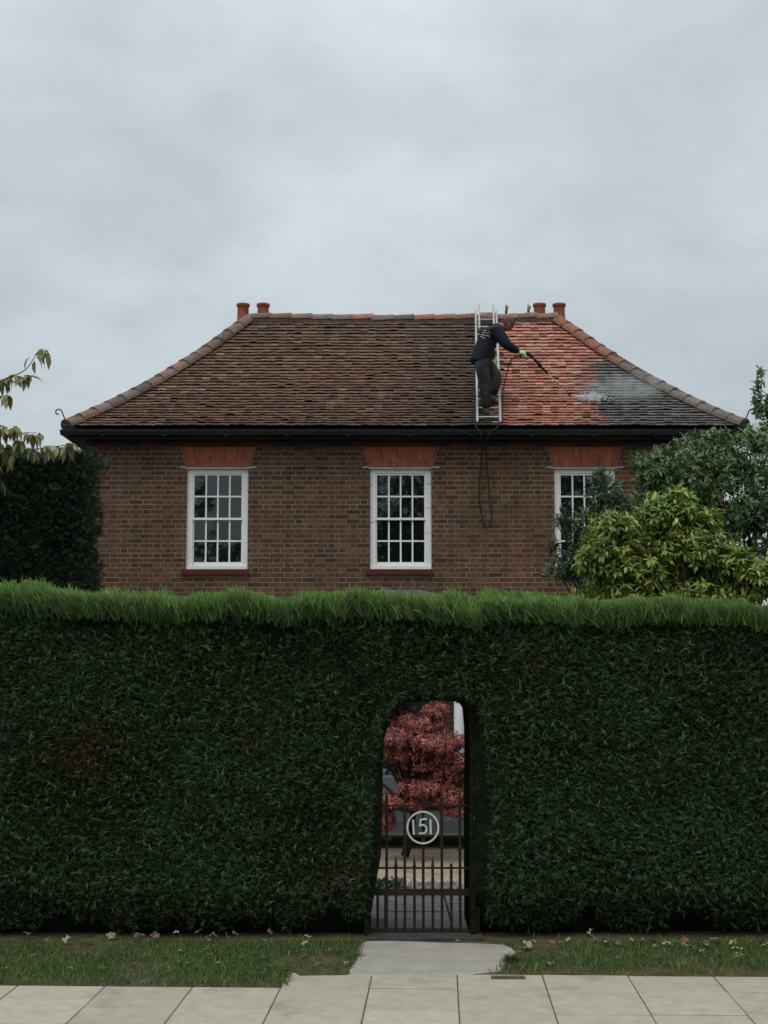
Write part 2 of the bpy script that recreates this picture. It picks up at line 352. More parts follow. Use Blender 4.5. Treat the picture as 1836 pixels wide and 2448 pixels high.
# ---------------------------------------------------------------- front hedge with its arch
OUT = [(876,2300),(876,2237),(880,2150),(886,2063),(892,1936),(898,1810),(910,1748),(930,1710),(960,1678),(985,1667),(1040,1662),(1084,1664),(1116,1670),(1138,1686),(1158,1745),(1168,1841),(1175,1936),(1172,2095),(1168,2220),(1168,2300)]
INN = [(882,2300),(886,2190),(902,2090),(911,2040),(914,1936),(915,1840),(918,1768),(930,1724),(950,1696),(976,1680),(1040,1674),(1084,1676),(1106,1683),(1117,1698),(1122,1755),(1122,1841),(1121,1936),(1121,2095),(1121,2300)]
HY = 12.85
outp = np.array([(q.x, q.z) for q in (at(px, py, HY) for px, py in OUT)])
innp = np.array([(q.x, q.z) for q in (at(px, py, 13.12) for px, py in INN)])
def hy(x, z):
    return HY + 0.05*vnoise(x, z, 21, 1.1) + 0.03*vnoise(x, z, 22, 3.2) + np.clip(0.42-z, 0, 1)*0.55
def ztop(x): return 2.82 + 0.015*vnoise(x, x*0, 23, 1.0) - 0.008*x
hedge = empty('hedge', 'tall dark clipped conifer hedge with arched opening around the iron gate', 'hedge')
# dark inside of the hedge: a slab with the arch cut through
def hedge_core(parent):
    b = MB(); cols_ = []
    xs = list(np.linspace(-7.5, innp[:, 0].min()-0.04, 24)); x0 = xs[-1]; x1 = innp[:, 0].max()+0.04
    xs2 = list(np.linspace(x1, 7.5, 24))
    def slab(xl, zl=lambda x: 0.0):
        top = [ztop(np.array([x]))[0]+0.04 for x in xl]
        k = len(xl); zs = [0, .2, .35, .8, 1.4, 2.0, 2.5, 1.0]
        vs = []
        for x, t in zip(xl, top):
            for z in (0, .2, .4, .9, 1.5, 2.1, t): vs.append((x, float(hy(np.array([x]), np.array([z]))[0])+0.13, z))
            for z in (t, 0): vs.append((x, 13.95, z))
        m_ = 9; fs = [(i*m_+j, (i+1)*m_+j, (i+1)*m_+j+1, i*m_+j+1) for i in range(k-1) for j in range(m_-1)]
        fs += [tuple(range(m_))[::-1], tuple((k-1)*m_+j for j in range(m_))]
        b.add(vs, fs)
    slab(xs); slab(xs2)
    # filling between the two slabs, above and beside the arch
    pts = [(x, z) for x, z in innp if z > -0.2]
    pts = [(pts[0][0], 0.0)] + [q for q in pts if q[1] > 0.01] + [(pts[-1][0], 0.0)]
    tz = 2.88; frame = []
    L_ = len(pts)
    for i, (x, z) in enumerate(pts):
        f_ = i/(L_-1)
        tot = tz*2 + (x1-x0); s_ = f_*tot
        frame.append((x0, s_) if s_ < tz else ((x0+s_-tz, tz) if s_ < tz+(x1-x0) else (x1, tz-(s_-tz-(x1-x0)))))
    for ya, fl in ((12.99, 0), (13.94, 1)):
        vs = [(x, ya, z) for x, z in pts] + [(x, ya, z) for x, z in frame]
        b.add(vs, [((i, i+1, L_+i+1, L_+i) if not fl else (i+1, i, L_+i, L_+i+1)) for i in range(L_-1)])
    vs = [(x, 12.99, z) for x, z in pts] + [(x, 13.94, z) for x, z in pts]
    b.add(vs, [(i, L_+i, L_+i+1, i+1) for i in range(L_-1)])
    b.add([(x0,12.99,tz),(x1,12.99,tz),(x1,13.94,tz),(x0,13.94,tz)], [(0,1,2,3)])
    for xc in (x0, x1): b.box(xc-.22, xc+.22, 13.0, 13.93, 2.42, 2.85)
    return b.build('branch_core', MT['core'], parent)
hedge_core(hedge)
def fronds_front(n, xr, zr):
    x = rng.uniform(*xr, n); z = rng.uniform(*zr, n)
    lim = 0.08 + 0.17*vnoise(x, x*0+5, 31, 2.2) + 0.08*vnoise(x, x*0+5, 32, 7) + np.abs(rng.normal(0, .10, n))
    k = ~inside(outp, x, z) & (z > lim + rng.exponential(0.05, n)*0) & (z < ztop(x)+0.03)
    x, z = x[k], z[k]; n = len(x)
    dep = rng.beta(1.4, 2.2, n)*0.15-0.02
    y = hy(x, z)+dep
    fl = vnoise(x, z, 33, 0.9)                     # sprays sweep over in patches
    d = np.stack([0.55*fl+rng.normal(0.05, .65, n), -0.75+rng.normal(0, .3, n), 0.12+rng.normal(0, .5, n)], 1)
    nr = np.stack([rng.normal(0, .5, n), -0.5+rng.normal(0, .4, n), 0.8+rng.normal(0, .4, n)], 1)
    tone = vnoise(x, z, 34, 1.3)*0.5+vnoise(x, z, 35, 4)*0.3
    c = jit((0.037, 0.067, 0.027), n, 0.25, .07)*np.exp(0.60*tone)[:, None]
    nw = (np.clip((z-2.60-0.07*vnoise(x, z, 46, 2))/0.26, 0, 1)**1.5*rng.uniform(0.3, 1, n))[:, None]; c = c*(1-nw)+jit((0.065, 0.130, 0.034), n, .2)*nw      # young shoots spill over the upper edge
    tip = rng.uniform(0, 1, n) < 0.05
    dep = np.where(tip, -0.02, dep); y = hy(x, z)+dep
    c[tip] = jit((0.066, 0.105, 0.048), int(tip.sum()), 0.25)
    br = np.exp(-(((x+2.72)/0.32)**2+((z-1.62)/0.20)**2))*0.8 + np.exp(-(((x+0.45)/0.35)**2+((z-0.55)/0.28)**2))*0.25 + np.clip(vnoise(x, z, 36, 1.7)-0.62, 0, 1)*1.2 + np.clip(.5-z, 0, 1)*0.3
    dead = rng.uniform(0, 1, n) < np.clip(br, 0, 0.75)
    c[dead] = jit((0.070, 0.033, 0.022), int(dead.sum()), 0.35)
    return np.stack([x, y, z], 1), d, nr, np.where(tip, rng.uniform(.045, .095, n), np.clip(np.exp(rng.normal(-3.05, .34, n)), .022, .095)), c
A = fronds_front(290000, (-5.4, 5.4), (0.05, 2.9)); B_ = [fronds_front(4500, r, (0.05, 2.9)) for r in ((-7.6, -5.4), (5.4, 7.6))]
J = [np.concatenate([A[i], B_[0][i], B_[1][i]]) for i in range(5)]
leaves('foliage', MT['needle'], ST_V, ST_F, *J, parent=hedge)
# inside of the arch and the garden side
def arch_lining():
    P, D = [], []
    pts = [q for q in innp if q[1] > 0.0]
    for i in range(len(pts)-1):
        a, c = np.array(pts[i]), np.array(pts[i+1]); ln = np.linalg.norm(c-a); k = int(ln*420)
        t = rng.uniform(0, 1, k)[:, None]; q = a+(c-a)*t; nn = np.array((c-a)[[1, 0]])*np.array((1, -1))/ln
        y = rng.uniform(12.9, 13.95, k)
        P.append(np.stack([q[:, 0]-nn[0]*0.03, y, q[:, 1]-nn[1]*0.03], 1)); D.append(np.stack([nn[0]+rng.normal(0, .6, k), rng.normal(-.3, .5, k), nn[1]+rng.normal(0, .6, k)], 1))
    P = np.concatenate(P); D = np.concatenate(D); n = len(P)
    k = P[:, 2] > 0.15; P, D = P[k], D[k]; n = len(P)
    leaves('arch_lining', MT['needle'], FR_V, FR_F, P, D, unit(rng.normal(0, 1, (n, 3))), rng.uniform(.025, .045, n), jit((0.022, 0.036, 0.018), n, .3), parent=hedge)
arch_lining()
n = 9000
x = rng.uniform(-6, 6, n); z = rng.uniform(0.2, 2.85, n); k = ~inside(innp, x, z); x, z = x[k], z[k]; n = len(x)
leaves('rear_foliage', MT['needle'], FR_V, FR_F, np.stack([x, 13.95+rng.uniform(-.03, .06, n), z], 1), np.stack([rng.normal(0, .6, n), .8+0*x, rng.normal(.2, .5, n)], 1), unit(rng.normal(0, 1, (n, 3))), rng.uniform(.08, .15, n), jit((.03, .06, .027), n, .3), parent=hedge)
# soft light-green new growth standing up along the top
def top_growth(n, xr):
    x = rng.uniform(*xr, n); t = rng.beta(0.9, 1.5, n); y = 12.76+1.15*t
    hh = 0.115 + 0.06*vnoise(x, y, 41, 1.2) + 0.08*vnoise(x, y, 42, 4.5) - 0.012*x
    tall = rng.uniform(0, 1, n) < 0.02; hh = np.clip(hh, .06, .36)*np.where(tall, 1.35, 1.0)
    s = rng.uniform(.07, .19, n); low = rng.uniform(0, 1, n)**0.9
    z = ztop(x)+0.03-0.07*np.clip(vnoise(x, x*0, 44, 2.3)+.5*vnoise(x, x*0, 45, 6), 0, 1)-0.09*rng.uniform(0, 1, n)**2*(t < .08) + low*np.maximum(hh-s*0.55+0.03, 0.02)
    d = np.stack([-0.25+0.35*vnoise(x, y, 43, 1.0)+rng.normal(0, .28, n), -0.16*(1-t)+rng.normal(-.05, .22, n), np.ones(n)], 1)
    nr = np.stack([rng.normal(0, .6, n), -1+rng.normal(0, .5, n), rng.normal(0.2, .4, n)], 1)
    mixc = np.clip(low*1.25-0.22+rng.normal(0, .15, n), 0, 1)[:, None]
    c = jit((0.046, 0.092, 0.029), n, .22)*(1-mixc) + jit((0.165, 0.275, 0.068), n, .25)*mixc
    return np.stack([x, y, z], 1), d, nr, s, c
T1 = top_growth(60000, (-4.4, 4.4)); T2 = top_growth(2500, (-7.5, -4.4)); T3 = top_growth(2500, (4.4, 7.5))
leaves('new_growth', MT['needle_top'], ST_V, ST_F, *[np.concatenate([T1[i], T2[i], T3[i]]) for i in range(5)], parent=hedge, wid=np.full(65000, .9))
T4 = top_growth(11000, (-4.4, 4.4)); leaves('feathery_shoots', MT['needle_top'], FR_V, FR_F, *T4, parent=hedge, wid=np.full(11000, .7))
# stems at the foot
for i in range(34):
    x = -5.6+i*0.34+random.uniform(-.08, .08)
    if -0.35 < x < 1.2: continue
    b = MB(); b.tube([(x, 13.3, -0.03), (x+random.uniform(-.03, .03), 13.28, .25), (x+random.uniform(-.06, .06), 13.3, .6)], [.035, .03, .025], 6)
    b.build('stem', MT['bark'], hedge)

# ---------------------------------------------------------------- iron gate
GY = 13.10
def gp(px, py): return at(px, py, GY)
gate = empty('gate', 'black wrought iron gate with house number 151 in a ring', 'gate')
def barx(px, y0, y1, hw=0.0125, spike=True, name='bar'):
    b = MB(); q0 = gp(px, y0); q1 = gp(px, y1); x = (q0.x+q1.x)/2; zt, zb = q0.z, q1.z
    if spike:
        zs = zt-0.11
        b.box(x-hw, x+hw, GY-hw, GY+hw, zb, zs)
        k = hw*1.35
        b.add([(x-k,GY-k,zs),(x+k,GY-k,zs),(x+k,GY+k,zs),(x-k,GY+k,zs),(x,GY,zt)], [(0,1,4),(1,2,4),(2,3,4),(3,0,4),(3,2,1,0)])
    else: b.box(x-hw, x+hw, GY-hw, GY+hw, zb, zt)
    b.build(name, MT['iron'], gate)
S4 = 0.3163; X4 = lambda x: 820+x*S4; Y4 = lambda y: 1620+y*S4
for x, yt, yb, sp in ((262,1640,1930,False),(330,838,1930,True),(400,1335,1930,True),(467,836,1930,True),(540,1338,1930,True),(606,838,1930,True),(679,1338,1930,True),(747,824,1930,True),(819,1405,1930,False),(884,838,1930,True)):
    barx(X4(x), Y4(yt), Y4(yb), spike=sp)
def railx(x0, x1, y0, y1, dy=0.008, name='rail'):
    b = MB(); q0 = gp(X4(x0), Y4(y0)); q1 = gp(X4(x1), Y4(y1)); b.box(q0.x, q1.x, GY-dy-0.0127, GY+dy+0.0127, q1.z, q0.z); b.build(name, MT['iron'], gate)
railx(196, 985, 1598, 1645); railx(262, 985, 1432, 1444, .004); railx(196, 985, 1912, 1950); railx(300, 985, 962, 972, .003)
railx(300, 368, 1198, 1224, .02, 'latch')
for a, c, top in ((905, 922, 1935), (1124, 1146, 1830)):
    b = MB(); q0 = gp(a, top); q1 = gp(c, 2240); b.box(q0.x, q1.x, GY-0.045, GY+0.045, -0.05, q0.z); b.add([(q0.x,GY-.045,q0.z),(q1.x,GY-.045,q0.z),(q1.x,GY+.045,q0.z),(q0.x,GY+.045,q0.z),((q0.x+q1.x)/2,GY,q0.z+.04)], [(0,1,4),(1,2,4),(2,3,4),(3,0,4)])
    if a > 1000: b.build('gate_post', MT['iron'], gate)
b = MB(); b.box(gp(880,2240).x, gp(1150,2240).x, 12.80, 13.3, -0.05, 0.016); struct(b.build('gate_threshold', mat('shade_toned_threshold', (.05,.05,.048), rough=.95, var=.4)))  # shadow at the gate foot is put into this dark colour
# number 151 in a ring
cN = gp(X4(603), Y4(1130)); pxm = (gp(1000, 1977)-gp(1001, 1977)).length*S4
def ribbon(b, pts, hw, y0, y1):
    n = len(pts); Lp, Rp = [], []
    for i, (x, z) in enumerate(pts):
        x0_, z0_ = pts[max(i-1, 0)]; x1_, z1_ = pts[min(i+1, n-1)]; dx, dz = x1_-x0_, z1_-z0_; l = math.hypot(dx, dz) or 1
        Lp.append((x-dz/l*hw, z+dx/l*hw)); Rp.append((x+dz/l*hw, z-dx/l*hw))
    vs = [(x, y0, z) for x, z in Lp]+[(x, y0, z) for x, z in Rp]+[(x, y1, z) for x, z in Lp]+[(x, y1, z) for x, z in Rp]
    fs = []
    for i in range(n-1): fs += [(i, n+i, n+i+1, i+1), (2*n+i+1, 3*n+i+1, 3*n+i, 2*n+i), (i, i+1, 2*n+i+1, 2*n+i), (n+i+1, n+i, 3*n+i, 3*n+i+1)]
    fs += [(0, 2*n, 3*n, n), (n-1, 2*n-1, 4*n-1, 3*n-1)]
    b.add(vs, fs)
b = MB(); rr = 117*pxm
ribbon(b, [(cN.x+rr*math.cos(t), cN.z+rr*math.sin(t)) for t in np.linspace(0, 2*math.pi, 49)], 6.5*pxm, GY-0.030, GY-0.018)
b.build('number_ring', MT['number'], gate)
b = MB(); dp = lambda x, y: (cN.x+(x-603)*pxm, cN.z-(y-1130)*pxm)
ribbon(b, [dp(529,1073), dp(535,1182)], 7*pxm, GY-0.030, GY-0.018)
ribbon(b, [dp(660,1070), dp(662,1180)], 7*pxm, GY-0.030, GY-0.018)
five = [dp(634,1066), dp(605,1069), dp(586,1072), dp(583,1095), dp(580,1118)]
five += [dp(604+27*math.cos(t), 1142+32*math.sin(t)) for t in np.linspace(-2.2, 1.9, 14)] + [dp(584,1176), dp(574,1166)]
ribbon(b, five, 6.5*pxm, GY-0.030, GY-0.018)
b.build('house_number', MT['number'], gate)

# ---------------------------------------------------------------- the house
house = empty('house', 'brown brick house with hipped clay tile roof and three white sash windows', 'house')
WY = 22.2; YE = 21.86
XL0 = at(158, 1012, YE).x
hp = [(158,1012),(232,974),(278,951),(363,902),(435,864),(527,804),(597,757)]
S_, Z_ = [], []
for px, py in hp:
    u, yd, zd = ray(px, py); k = u/yd; s = (k*YE-XL0)/(1-k); S_.append(s); Z_.append(2.4+(YE+s)*zd/yd-(0.05,.09,.105,.12,.115,.09,.04)[len(Z_)])
RR = S_[-1]; cf = np.polyfit(S_, Z_, 2); G = lambda s: float(np.polyval(cf, s)); dG = lambda s: float(np.polyval(np.polyder(cf), s))
XRI = at(597, 750, YE+RR).x; XRJ = at(1329, 745, YE+RR).x; XR0 = XRJ+RR; YB = YE+2*RR
print('ROOF R', RR, 'eave', G(0), 'ridge', G(RR), 'XL', XL0, 'XR', XR0, 'slopes', dG(0), dG(RR))
WX0, WX1 = XL0+0.26, XR0-0.26; WZ1 = G(0)-0.22
BR = [((0.122,0.070,0.044), 5), ((0.098,0.059,0.040), 4), ((0.140,0.076,0.045), 2.4), ((0.076,0.052,0.041), 1.4), ((0.20,0.080,0.045), 0.5), ((0.130,0.086,0.062), .8)]
_cum = np.cumsum([q for _, q in BR])/sum(q for _, q in BR)
def brick_col():
    c = BR[int(np.searchsorted(_cum, random.random()))][0]; k = random.uniform(.76, 1.06); return tuple(x*k for x in c)
def brick_wall(b, x0, x1, z0, z1, put, holes=()):
    """Flemish bond; put(a, z, out) gives the world point"""
    H = 0.0765; z = z0; row = 0
    while z < z1-0.02:
        x = x0 - (0.169 if row % 2 else 0) ; st_ = 1
        while x < x1:
            wd = 0.2155 if st_ else 0.103; a0, a1 = max(x, x0), min(x+wd, x1); st_ = 1-st_; x += wd+0.0115
            if a1-a0 < 0.02: continue
            segs = [(a0, a1)]
            for hx0, hx1, hz0, hz1 in holes:
                if z+0.063 > hz0 and z < hz1:
                    ns = []
                    for p0, p1 in segs:
                        if p1 <= hx0 or p0 >= hx1: ns.append((p0, p1)); continue
                        if p0 < hx0: ns.append((p0, hx0))
                        if p1 > hx1: ns.append((hx1, p1))
                    segs = ns
            for p0, p1 in segs:
                if p1-p0 < 0.012: continue
                j = [random.uniform(-.0022, .0022) for _ in range(6)]; o_ = random.uniform(-.0015, .002); c = brick_col()
                q = [(p0+j[0], z+j[1]), (p1+j[2], z+j[3]), (p1+j[4], z+0.063), (p0+j[5], z+0.063)]
                vs = [put(a, zz, -0.006) for a, zz in q] + [put(a+(.002 if i in (0, 3) else -.002), zz+(.002 if i < 2 else -.002), o_) for i, (a, zz) in enumerate(q)]
                b.add(vs, [(4,5,6,7),(0,1,5,4),(1,2,6,5),(2,3,7,6),(3,0,4,7)], c)
        z += H; row += 1
WINS = [(519, 'w'), (958, 'w'), (1399.5, 'w')]
WZB = at(958, 1361, WY).z; WZT = at(958, 1121, WY).z; HW = 0.482
win_x = [at(px, 1240, WY).x for px, _ in WINS]
holes = [(x-HW, x+HW, WZB-0.085, WZT) for x in win_x]
door_x = 0.26
holes.append((door_x-0.46, door_x+0.46, 0, 2.05))
b = MB()
brick_wall(b, WX0, WX1, 0.02, WZ1, lambda a, z, o: (a, WY-o, z), holes)
brick_wall(b, WY+.01, YB-0.36, 0.02, WZ1, lambda a, z, o: (WX0-o, a, z))
brick_wall(b, WY+.01, YB-0.36, 0.02, WZ1, lambda a, z, o: (WX1+o, a, z))
wall = b.build('brick_wall', MT['brick'], house)
# mortar body with real openings: strips around the holes
b = MB(); ym = WY+0.003
xs = sorted([WX0+.004, WX1-.004]+[v for h in holes for v in h[:2]]); 
for i in range(len(xs)-1):
    xa, xb = xs[i], xs[i+1]; cuts = sorted([(h[2], h[3]) for h in holes if h[0] < (xa+xb)/2 < h[1]]); z = 0
    for c0_, c1_ in cuts+[(WZ1, None)]:
        if c0_ > z: b.quad((xa,ym,z),(xb,ym,z),(xb,ym,c0_),(xa,ym,c0_))
        z = c1_
b.quad((WX0+.004,WY,0),(WX0+.004,YB-.35,0),(WX0+.004,YB-.35,WZ1),(WX0+.004,WY,WZ1)); b.quad((WX1-.004,WY,0),(WX1-.004,YB-.35,0),(WX1-.004,YB-.35,WZ1),(WX1-.004,WY,WZ1)); b.quad((WX0,YB-.35,0),(WX1,YB-.35,0),(WX1,YB-.35,WZ1),(WX0,YB-.35,WZ1))
for h in holes:   # brick reveals
    b.box(h[0]-.01, h[0]+.001, WY+.0035, WY+.14, h[2], h[3]); b.box(h[1]-.001, h[1]+.01, WY+.0035, WY+.14, h[2], h[3])
b.build('mortar_bed', MT['mortar'], house)
# dark corbelled brick course below the eaves
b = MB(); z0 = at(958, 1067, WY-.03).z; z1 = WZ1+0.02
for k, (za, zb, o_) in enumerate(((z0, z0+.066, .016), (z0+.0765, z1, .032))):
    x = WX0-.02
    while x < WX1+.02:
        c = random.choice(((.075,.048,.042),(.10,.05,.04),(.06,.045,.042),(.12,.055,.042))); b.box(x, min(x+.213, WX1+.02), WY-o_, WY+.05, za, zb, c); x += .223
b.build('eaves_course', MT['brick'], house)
# windows
def flat_arch(b, bm_, x):
    tw, bw = 0.602, 0.505; zt = at(958, 1069, WY).z; zb = at(958, 1115, WY).z; H = zt-zb; n = 19
    bm_.add([(x-bw,WY-.003,zb),(x+bw,WY-.003,zb),(x+tw,WY-.003,zt),(x-tw,WY-.003,zt)], [(0,1,2,3)])
    for i in range(n):
        f0, f1 = i/n, (i+1)/n; cuts = [0, .34, .67, 1] if False else ([0, .62, 1] if i % 2 else [0, .33, 1])
        for j in range(len(cuts)-1):
            t0, t1 = cuts[j], cuts[j+1]; q = []
            for (f, t) in ((f0, t0), (f1, t0), (f1, t1), (f0, t1)):
                hw = bw+(tw-bw)*t; q.append([x-hw+2*hw*f, zb+H*t])
            g = .0045
            q[0][0] += g; q[3][0] += g; q[1][0] -= g; q[2][0] -= g
            if t0 > 0: q[0][1] += g; q[1][1] += g
            if t1 < 1: q[3][1] -= g; q[2][1] -= g
            k = random.uniform(.78, 1.12); c = (.40*k, .105*k*random.uniform(.9, 1.15), .062*k)
            b.add([(a, WY-.003, zz) for a, zz in q]+[(a, WY-.0085-random.uniform(0, .002), zz) for a, zz in q], [(4,5,6,7),(0,1,5,4),(1,2,6,5),(2,3,7,6),(3,0,4,7)], c)
def make_window(x, label, peel):
    wroot = MB(); W_ = HW; zb, zt = WZB, WZT; y = WY+0.055
    fr = MB()       # box frame
    t = 0.088
    fr.box(x-W_, x-W_+t, y, y+.09, zb, zt); fr.box(x+W_-t, x+W_, y, y+.09, zb, zt); fr.box(x-W_+t, x+W_-t, y, y+.09, zt-.062, zt)
    fr.box(x-W_+t, x+W_-t, y+.002, y+.09, zb, zb+.035)
    fr.box(x-W_+.004, x+W_-.004, y-.03, y-.0005, zb, zb+.055)
    frame = fr.build('window', MT['peel'] if peel else MT['white'], house); frame['label'] = label
    sx0, sx1 = x-W_+t, x+W_-t; zm = (at(958,1239,WY).z); g0, g1 = zb+.035, zt-.062
    gl = MB()
    for nm, a0, a1, yy in (('upper_sash', zm-.02, g1, y+.018), ('lower_sash', g0, zm+.02, y+.05)):
        s = MB(); st_ = .022
        s.box(sx0, sx0+st_, yy, yy+.03, a0, a1); s.box(sx1-st_, sx1, yy, yy+.03, a0, a1)
        br_, tr_ = (.036, .03) if nm == 'upper_sash' else (.085, .036)
        s.box(sx0+st_, sx1-st_, yy, yy+.03, a0, a0+br_); s.box(sx0+st_, sx1-st_, yy, yy+.03, a1-tr_, a1)
        ix0, ix1, iz0, iz1 = sx0+st_, sx1-st_, a0+br_, a1-tr_
        for k in (1, 2, 3):
            xx = ix0+(ix1-ix0)*k/4; s.box(xx-.0125, xx+.0125, yy+.004, yy+.026, iz0, iz1)
        zz = (iz0+iz1)/2
        for k in range(4):
            xa = ix0+(ix1-ix0)*k/4+(.0125 if k else 0); xb = ix0+(ix1-ix0)*(k+1)/4-(.0125 if k < 3 else 0); s.box(xa, xb, yy+.004, yy+.026, zz-.0125, zz+.0125)
        s.build(nm, MT['white'], frame)
        for k in range(4):
            for r_ in range(2):
                xa, xb = ix0+(ix1-ix0)*k/4, ix0+(ix1-ix0)*(k+1)/4; za, zc_ = (iz0, zz) if r_ == 0 else (zz, iz1)
                tx, tz_ = random.uniform(-.0008, .0008), random.uniform(-.0012, .0012); yg = yy+.016
                gl.add([(xa, yg+tx-tz_, za), (xb, yg-tx-tz_, za), (xb, yg-tx+tz_, zc_), (xa, yg+tx+tz_, zc_)], [(0,1,2,3)])
    gl.build('glass', MT['glass'], frame)
    s = MB(); s.box(x-W_-.06, x+W_+.02, WY-.055, WY+.0545, zb-.085, zb-.0005); s.build('sill', MT['red_sill'], frame)
    bb, mm = MB(), MB(); flat_arch(bb, mm, x); bb.build('brick_arch', MT['brick'], frame); mm.build('arch_mortar', MT['arch_joint'], frame)
    s = MB(); zl = at(958,1116,WY).z
    for q0, q1 in ((x-.60, x-.50), (x+.50, x+.61)): s.box(q0, q1, WY-.008, WY+.02, zl-.02, zl+.004)
    s.box(x-.50, x+.50, WY-.004, WY+.06, zl-.034, zl-.003)
    s.build('lintel', mat('lintel_end', (.40, .38, .33), rough=.9, var=.2), frame)
    return frame
make_window(win_x[0], 'left sash window reflecting grey sky and leaves', 0); make_window(win_x[1], 'middle sash window with peeling paint on the bottom rail', 1); make_window(win_x[2], 'right sash window half hidden by the shrubs', 0)
# fascia, soffit, gutter
z_e = G(0)
b = MB(); b.box(XL0+.03, XR0-.03, YE+.03, YE+.055, z_e-.19, z_e-.03); b.box(XL0+.03, XL0+.055, YE+.056, YB-.06, z_e-.19, z_e-.03); b.box(XR0-.055, XR0-.03, YE+.056, YB-.06, z_e-.19, z_e-.03); b.box(XL0+.056, XR0-.056, YB-.055, YB-.03, z_e-.19, z_e-.03)
b.box(XL0+.056, XR0-.056, YE+.056, YB-.056, z_e-.185, z_e-.17)
b.build('fascia', MT['fascia'], house)
def gutter(p0, p1, out):
    b = MB(); p0, p1, out = Vector(p0), Vector(p1), Vector(out); n = 10; r = .062
    ring = []
    for i in range(n+1):
        t = math.pi*i/n; ring.append((-math.cos(t)*r, -math.sin(t)*r*1.25))
    ring = [(-r-.006, .006), (-r, .008)] + ring + [(r, .008)]
    inner = [(a*.93, z*.93) for a, z in ring[1:]][::-1]
    ring = ring+inner; k = len(ring)
    vs = [p + out*a + Vector((0,0,z)) for p in (p0, p1) for a, z in ring]
    b.add(vs, [(i, (i+1) % k, k+(i+1) % k, k+i) for i in range(k)] + [tuple(range(k)), tuple(range(k, 2*k))[::-1]])
    return b
zg = at(958, 1029, YE-.04).z
g_ = gutter((XL0-.07, YE-.04, zg), (XR0+.07, YE-.04, zg), (0, 1, 0))
xx = XL0+.6
while xx < XR0: g_.box(xx-.03, xx+.03, YE-.112, YE+.029, zg-.088, zg-.075); xx += .95
g_.build('gutter', MT['black_pvc'], house, smooth=False)
for xe in (XL0-.04, XR0+.04): gutter((xe, YE+.03, zg), (xe, YB, zg), (1, 0, 0)).build('gutter', MT['black_pvc'], house)

# ---- roof tiles
def clean_field(px, py):
    """1 where the pressure washer has already cleaned the tiles (photo frame of the front slope)"""
    edge = np.interp(py, [690, 770, 830, 866, 900, 940, 975, 1020], [1600, 1560, 1500, 1442, 1418, 1420, 1440, 1452])
    return 1188 < px < edge
def to_px(P):
    d = Vector(P)-CAM; f_ = d.y*ct + d.z*st; v = (-d.y*st + d.z*ct)/f_; return 918+F*d.x/f_, 1224-F*v
cl_c = (0.44, 0.135, 0.088)
def tile_col(P, front):
    k = random.lognormvariate(-.06, .15)
    px, py = to_px(P)
    px += random.gauss(0, 9)
    if front and clean_field(px, py):
        c = np.array(random.choices(((.46,.192,.134), (.41,.165,.115), (.51,.265,.195), (.34,.142,.102), (.42,.235,.175)), (5, 3, 3, 2, 1))[0])
        ee = np.interp(py, [690, 770, 830, 866, 900, 940, 975, 1020], [1600, 1560, 1500, 1442, 1418, 1420, 1440, 1452])
        t = np.clip((px-ee+70)/70, 0, 1)*.45; c = c*(1-t)+np.array((.14,.10,.09))*t
        if random.random() < .018: c = np.array((.13,.085,.07))
    elif front and px > 1300:
        c = np.array(random.choices(((.130,.122,.115), (.105,.098,.092), (.165,.150,.135)), (4, 3, 2))[0])
        if py < 850 and px > 1500: c = c*.8+np.array((.05,.03,.025))
    else:
        c = np.array(random.choices(((.150,.082,.056), (.130,.073,.052), (.168,.090,.060), (.205,.108,.066), (.115,.075,.058), (.21,.15,.11)), (5, 4, 3, .9, 2, .3))[0])
        t = np.clip((px-900)/250, 0, 1)*(0.75 if front else 0); c = c*(1-t)+np.array((.062,.053,.042))*t
        tt = np.clip((820-py)/120, 0, 1)*.45; c = c*(1-tt)+np.array((.12,.092,.066))*tt
        ol = float(np.clip(vnoise(P[0], P[2]*1.5, 61, 1.3)*.8+vnoise(P[0], P[2]*1.5, 62, 4)*.6, 0, 1))*.6; c = c*(1-ol)+np.array((.115,.090,.055))*ol
        warm = math.exp(-((px-760)/260)**2-((py-900)/70)**2)*.35; c = c*(1-warm)+np.array((.20,.10,.06))*warm
    return tuple(c*k)
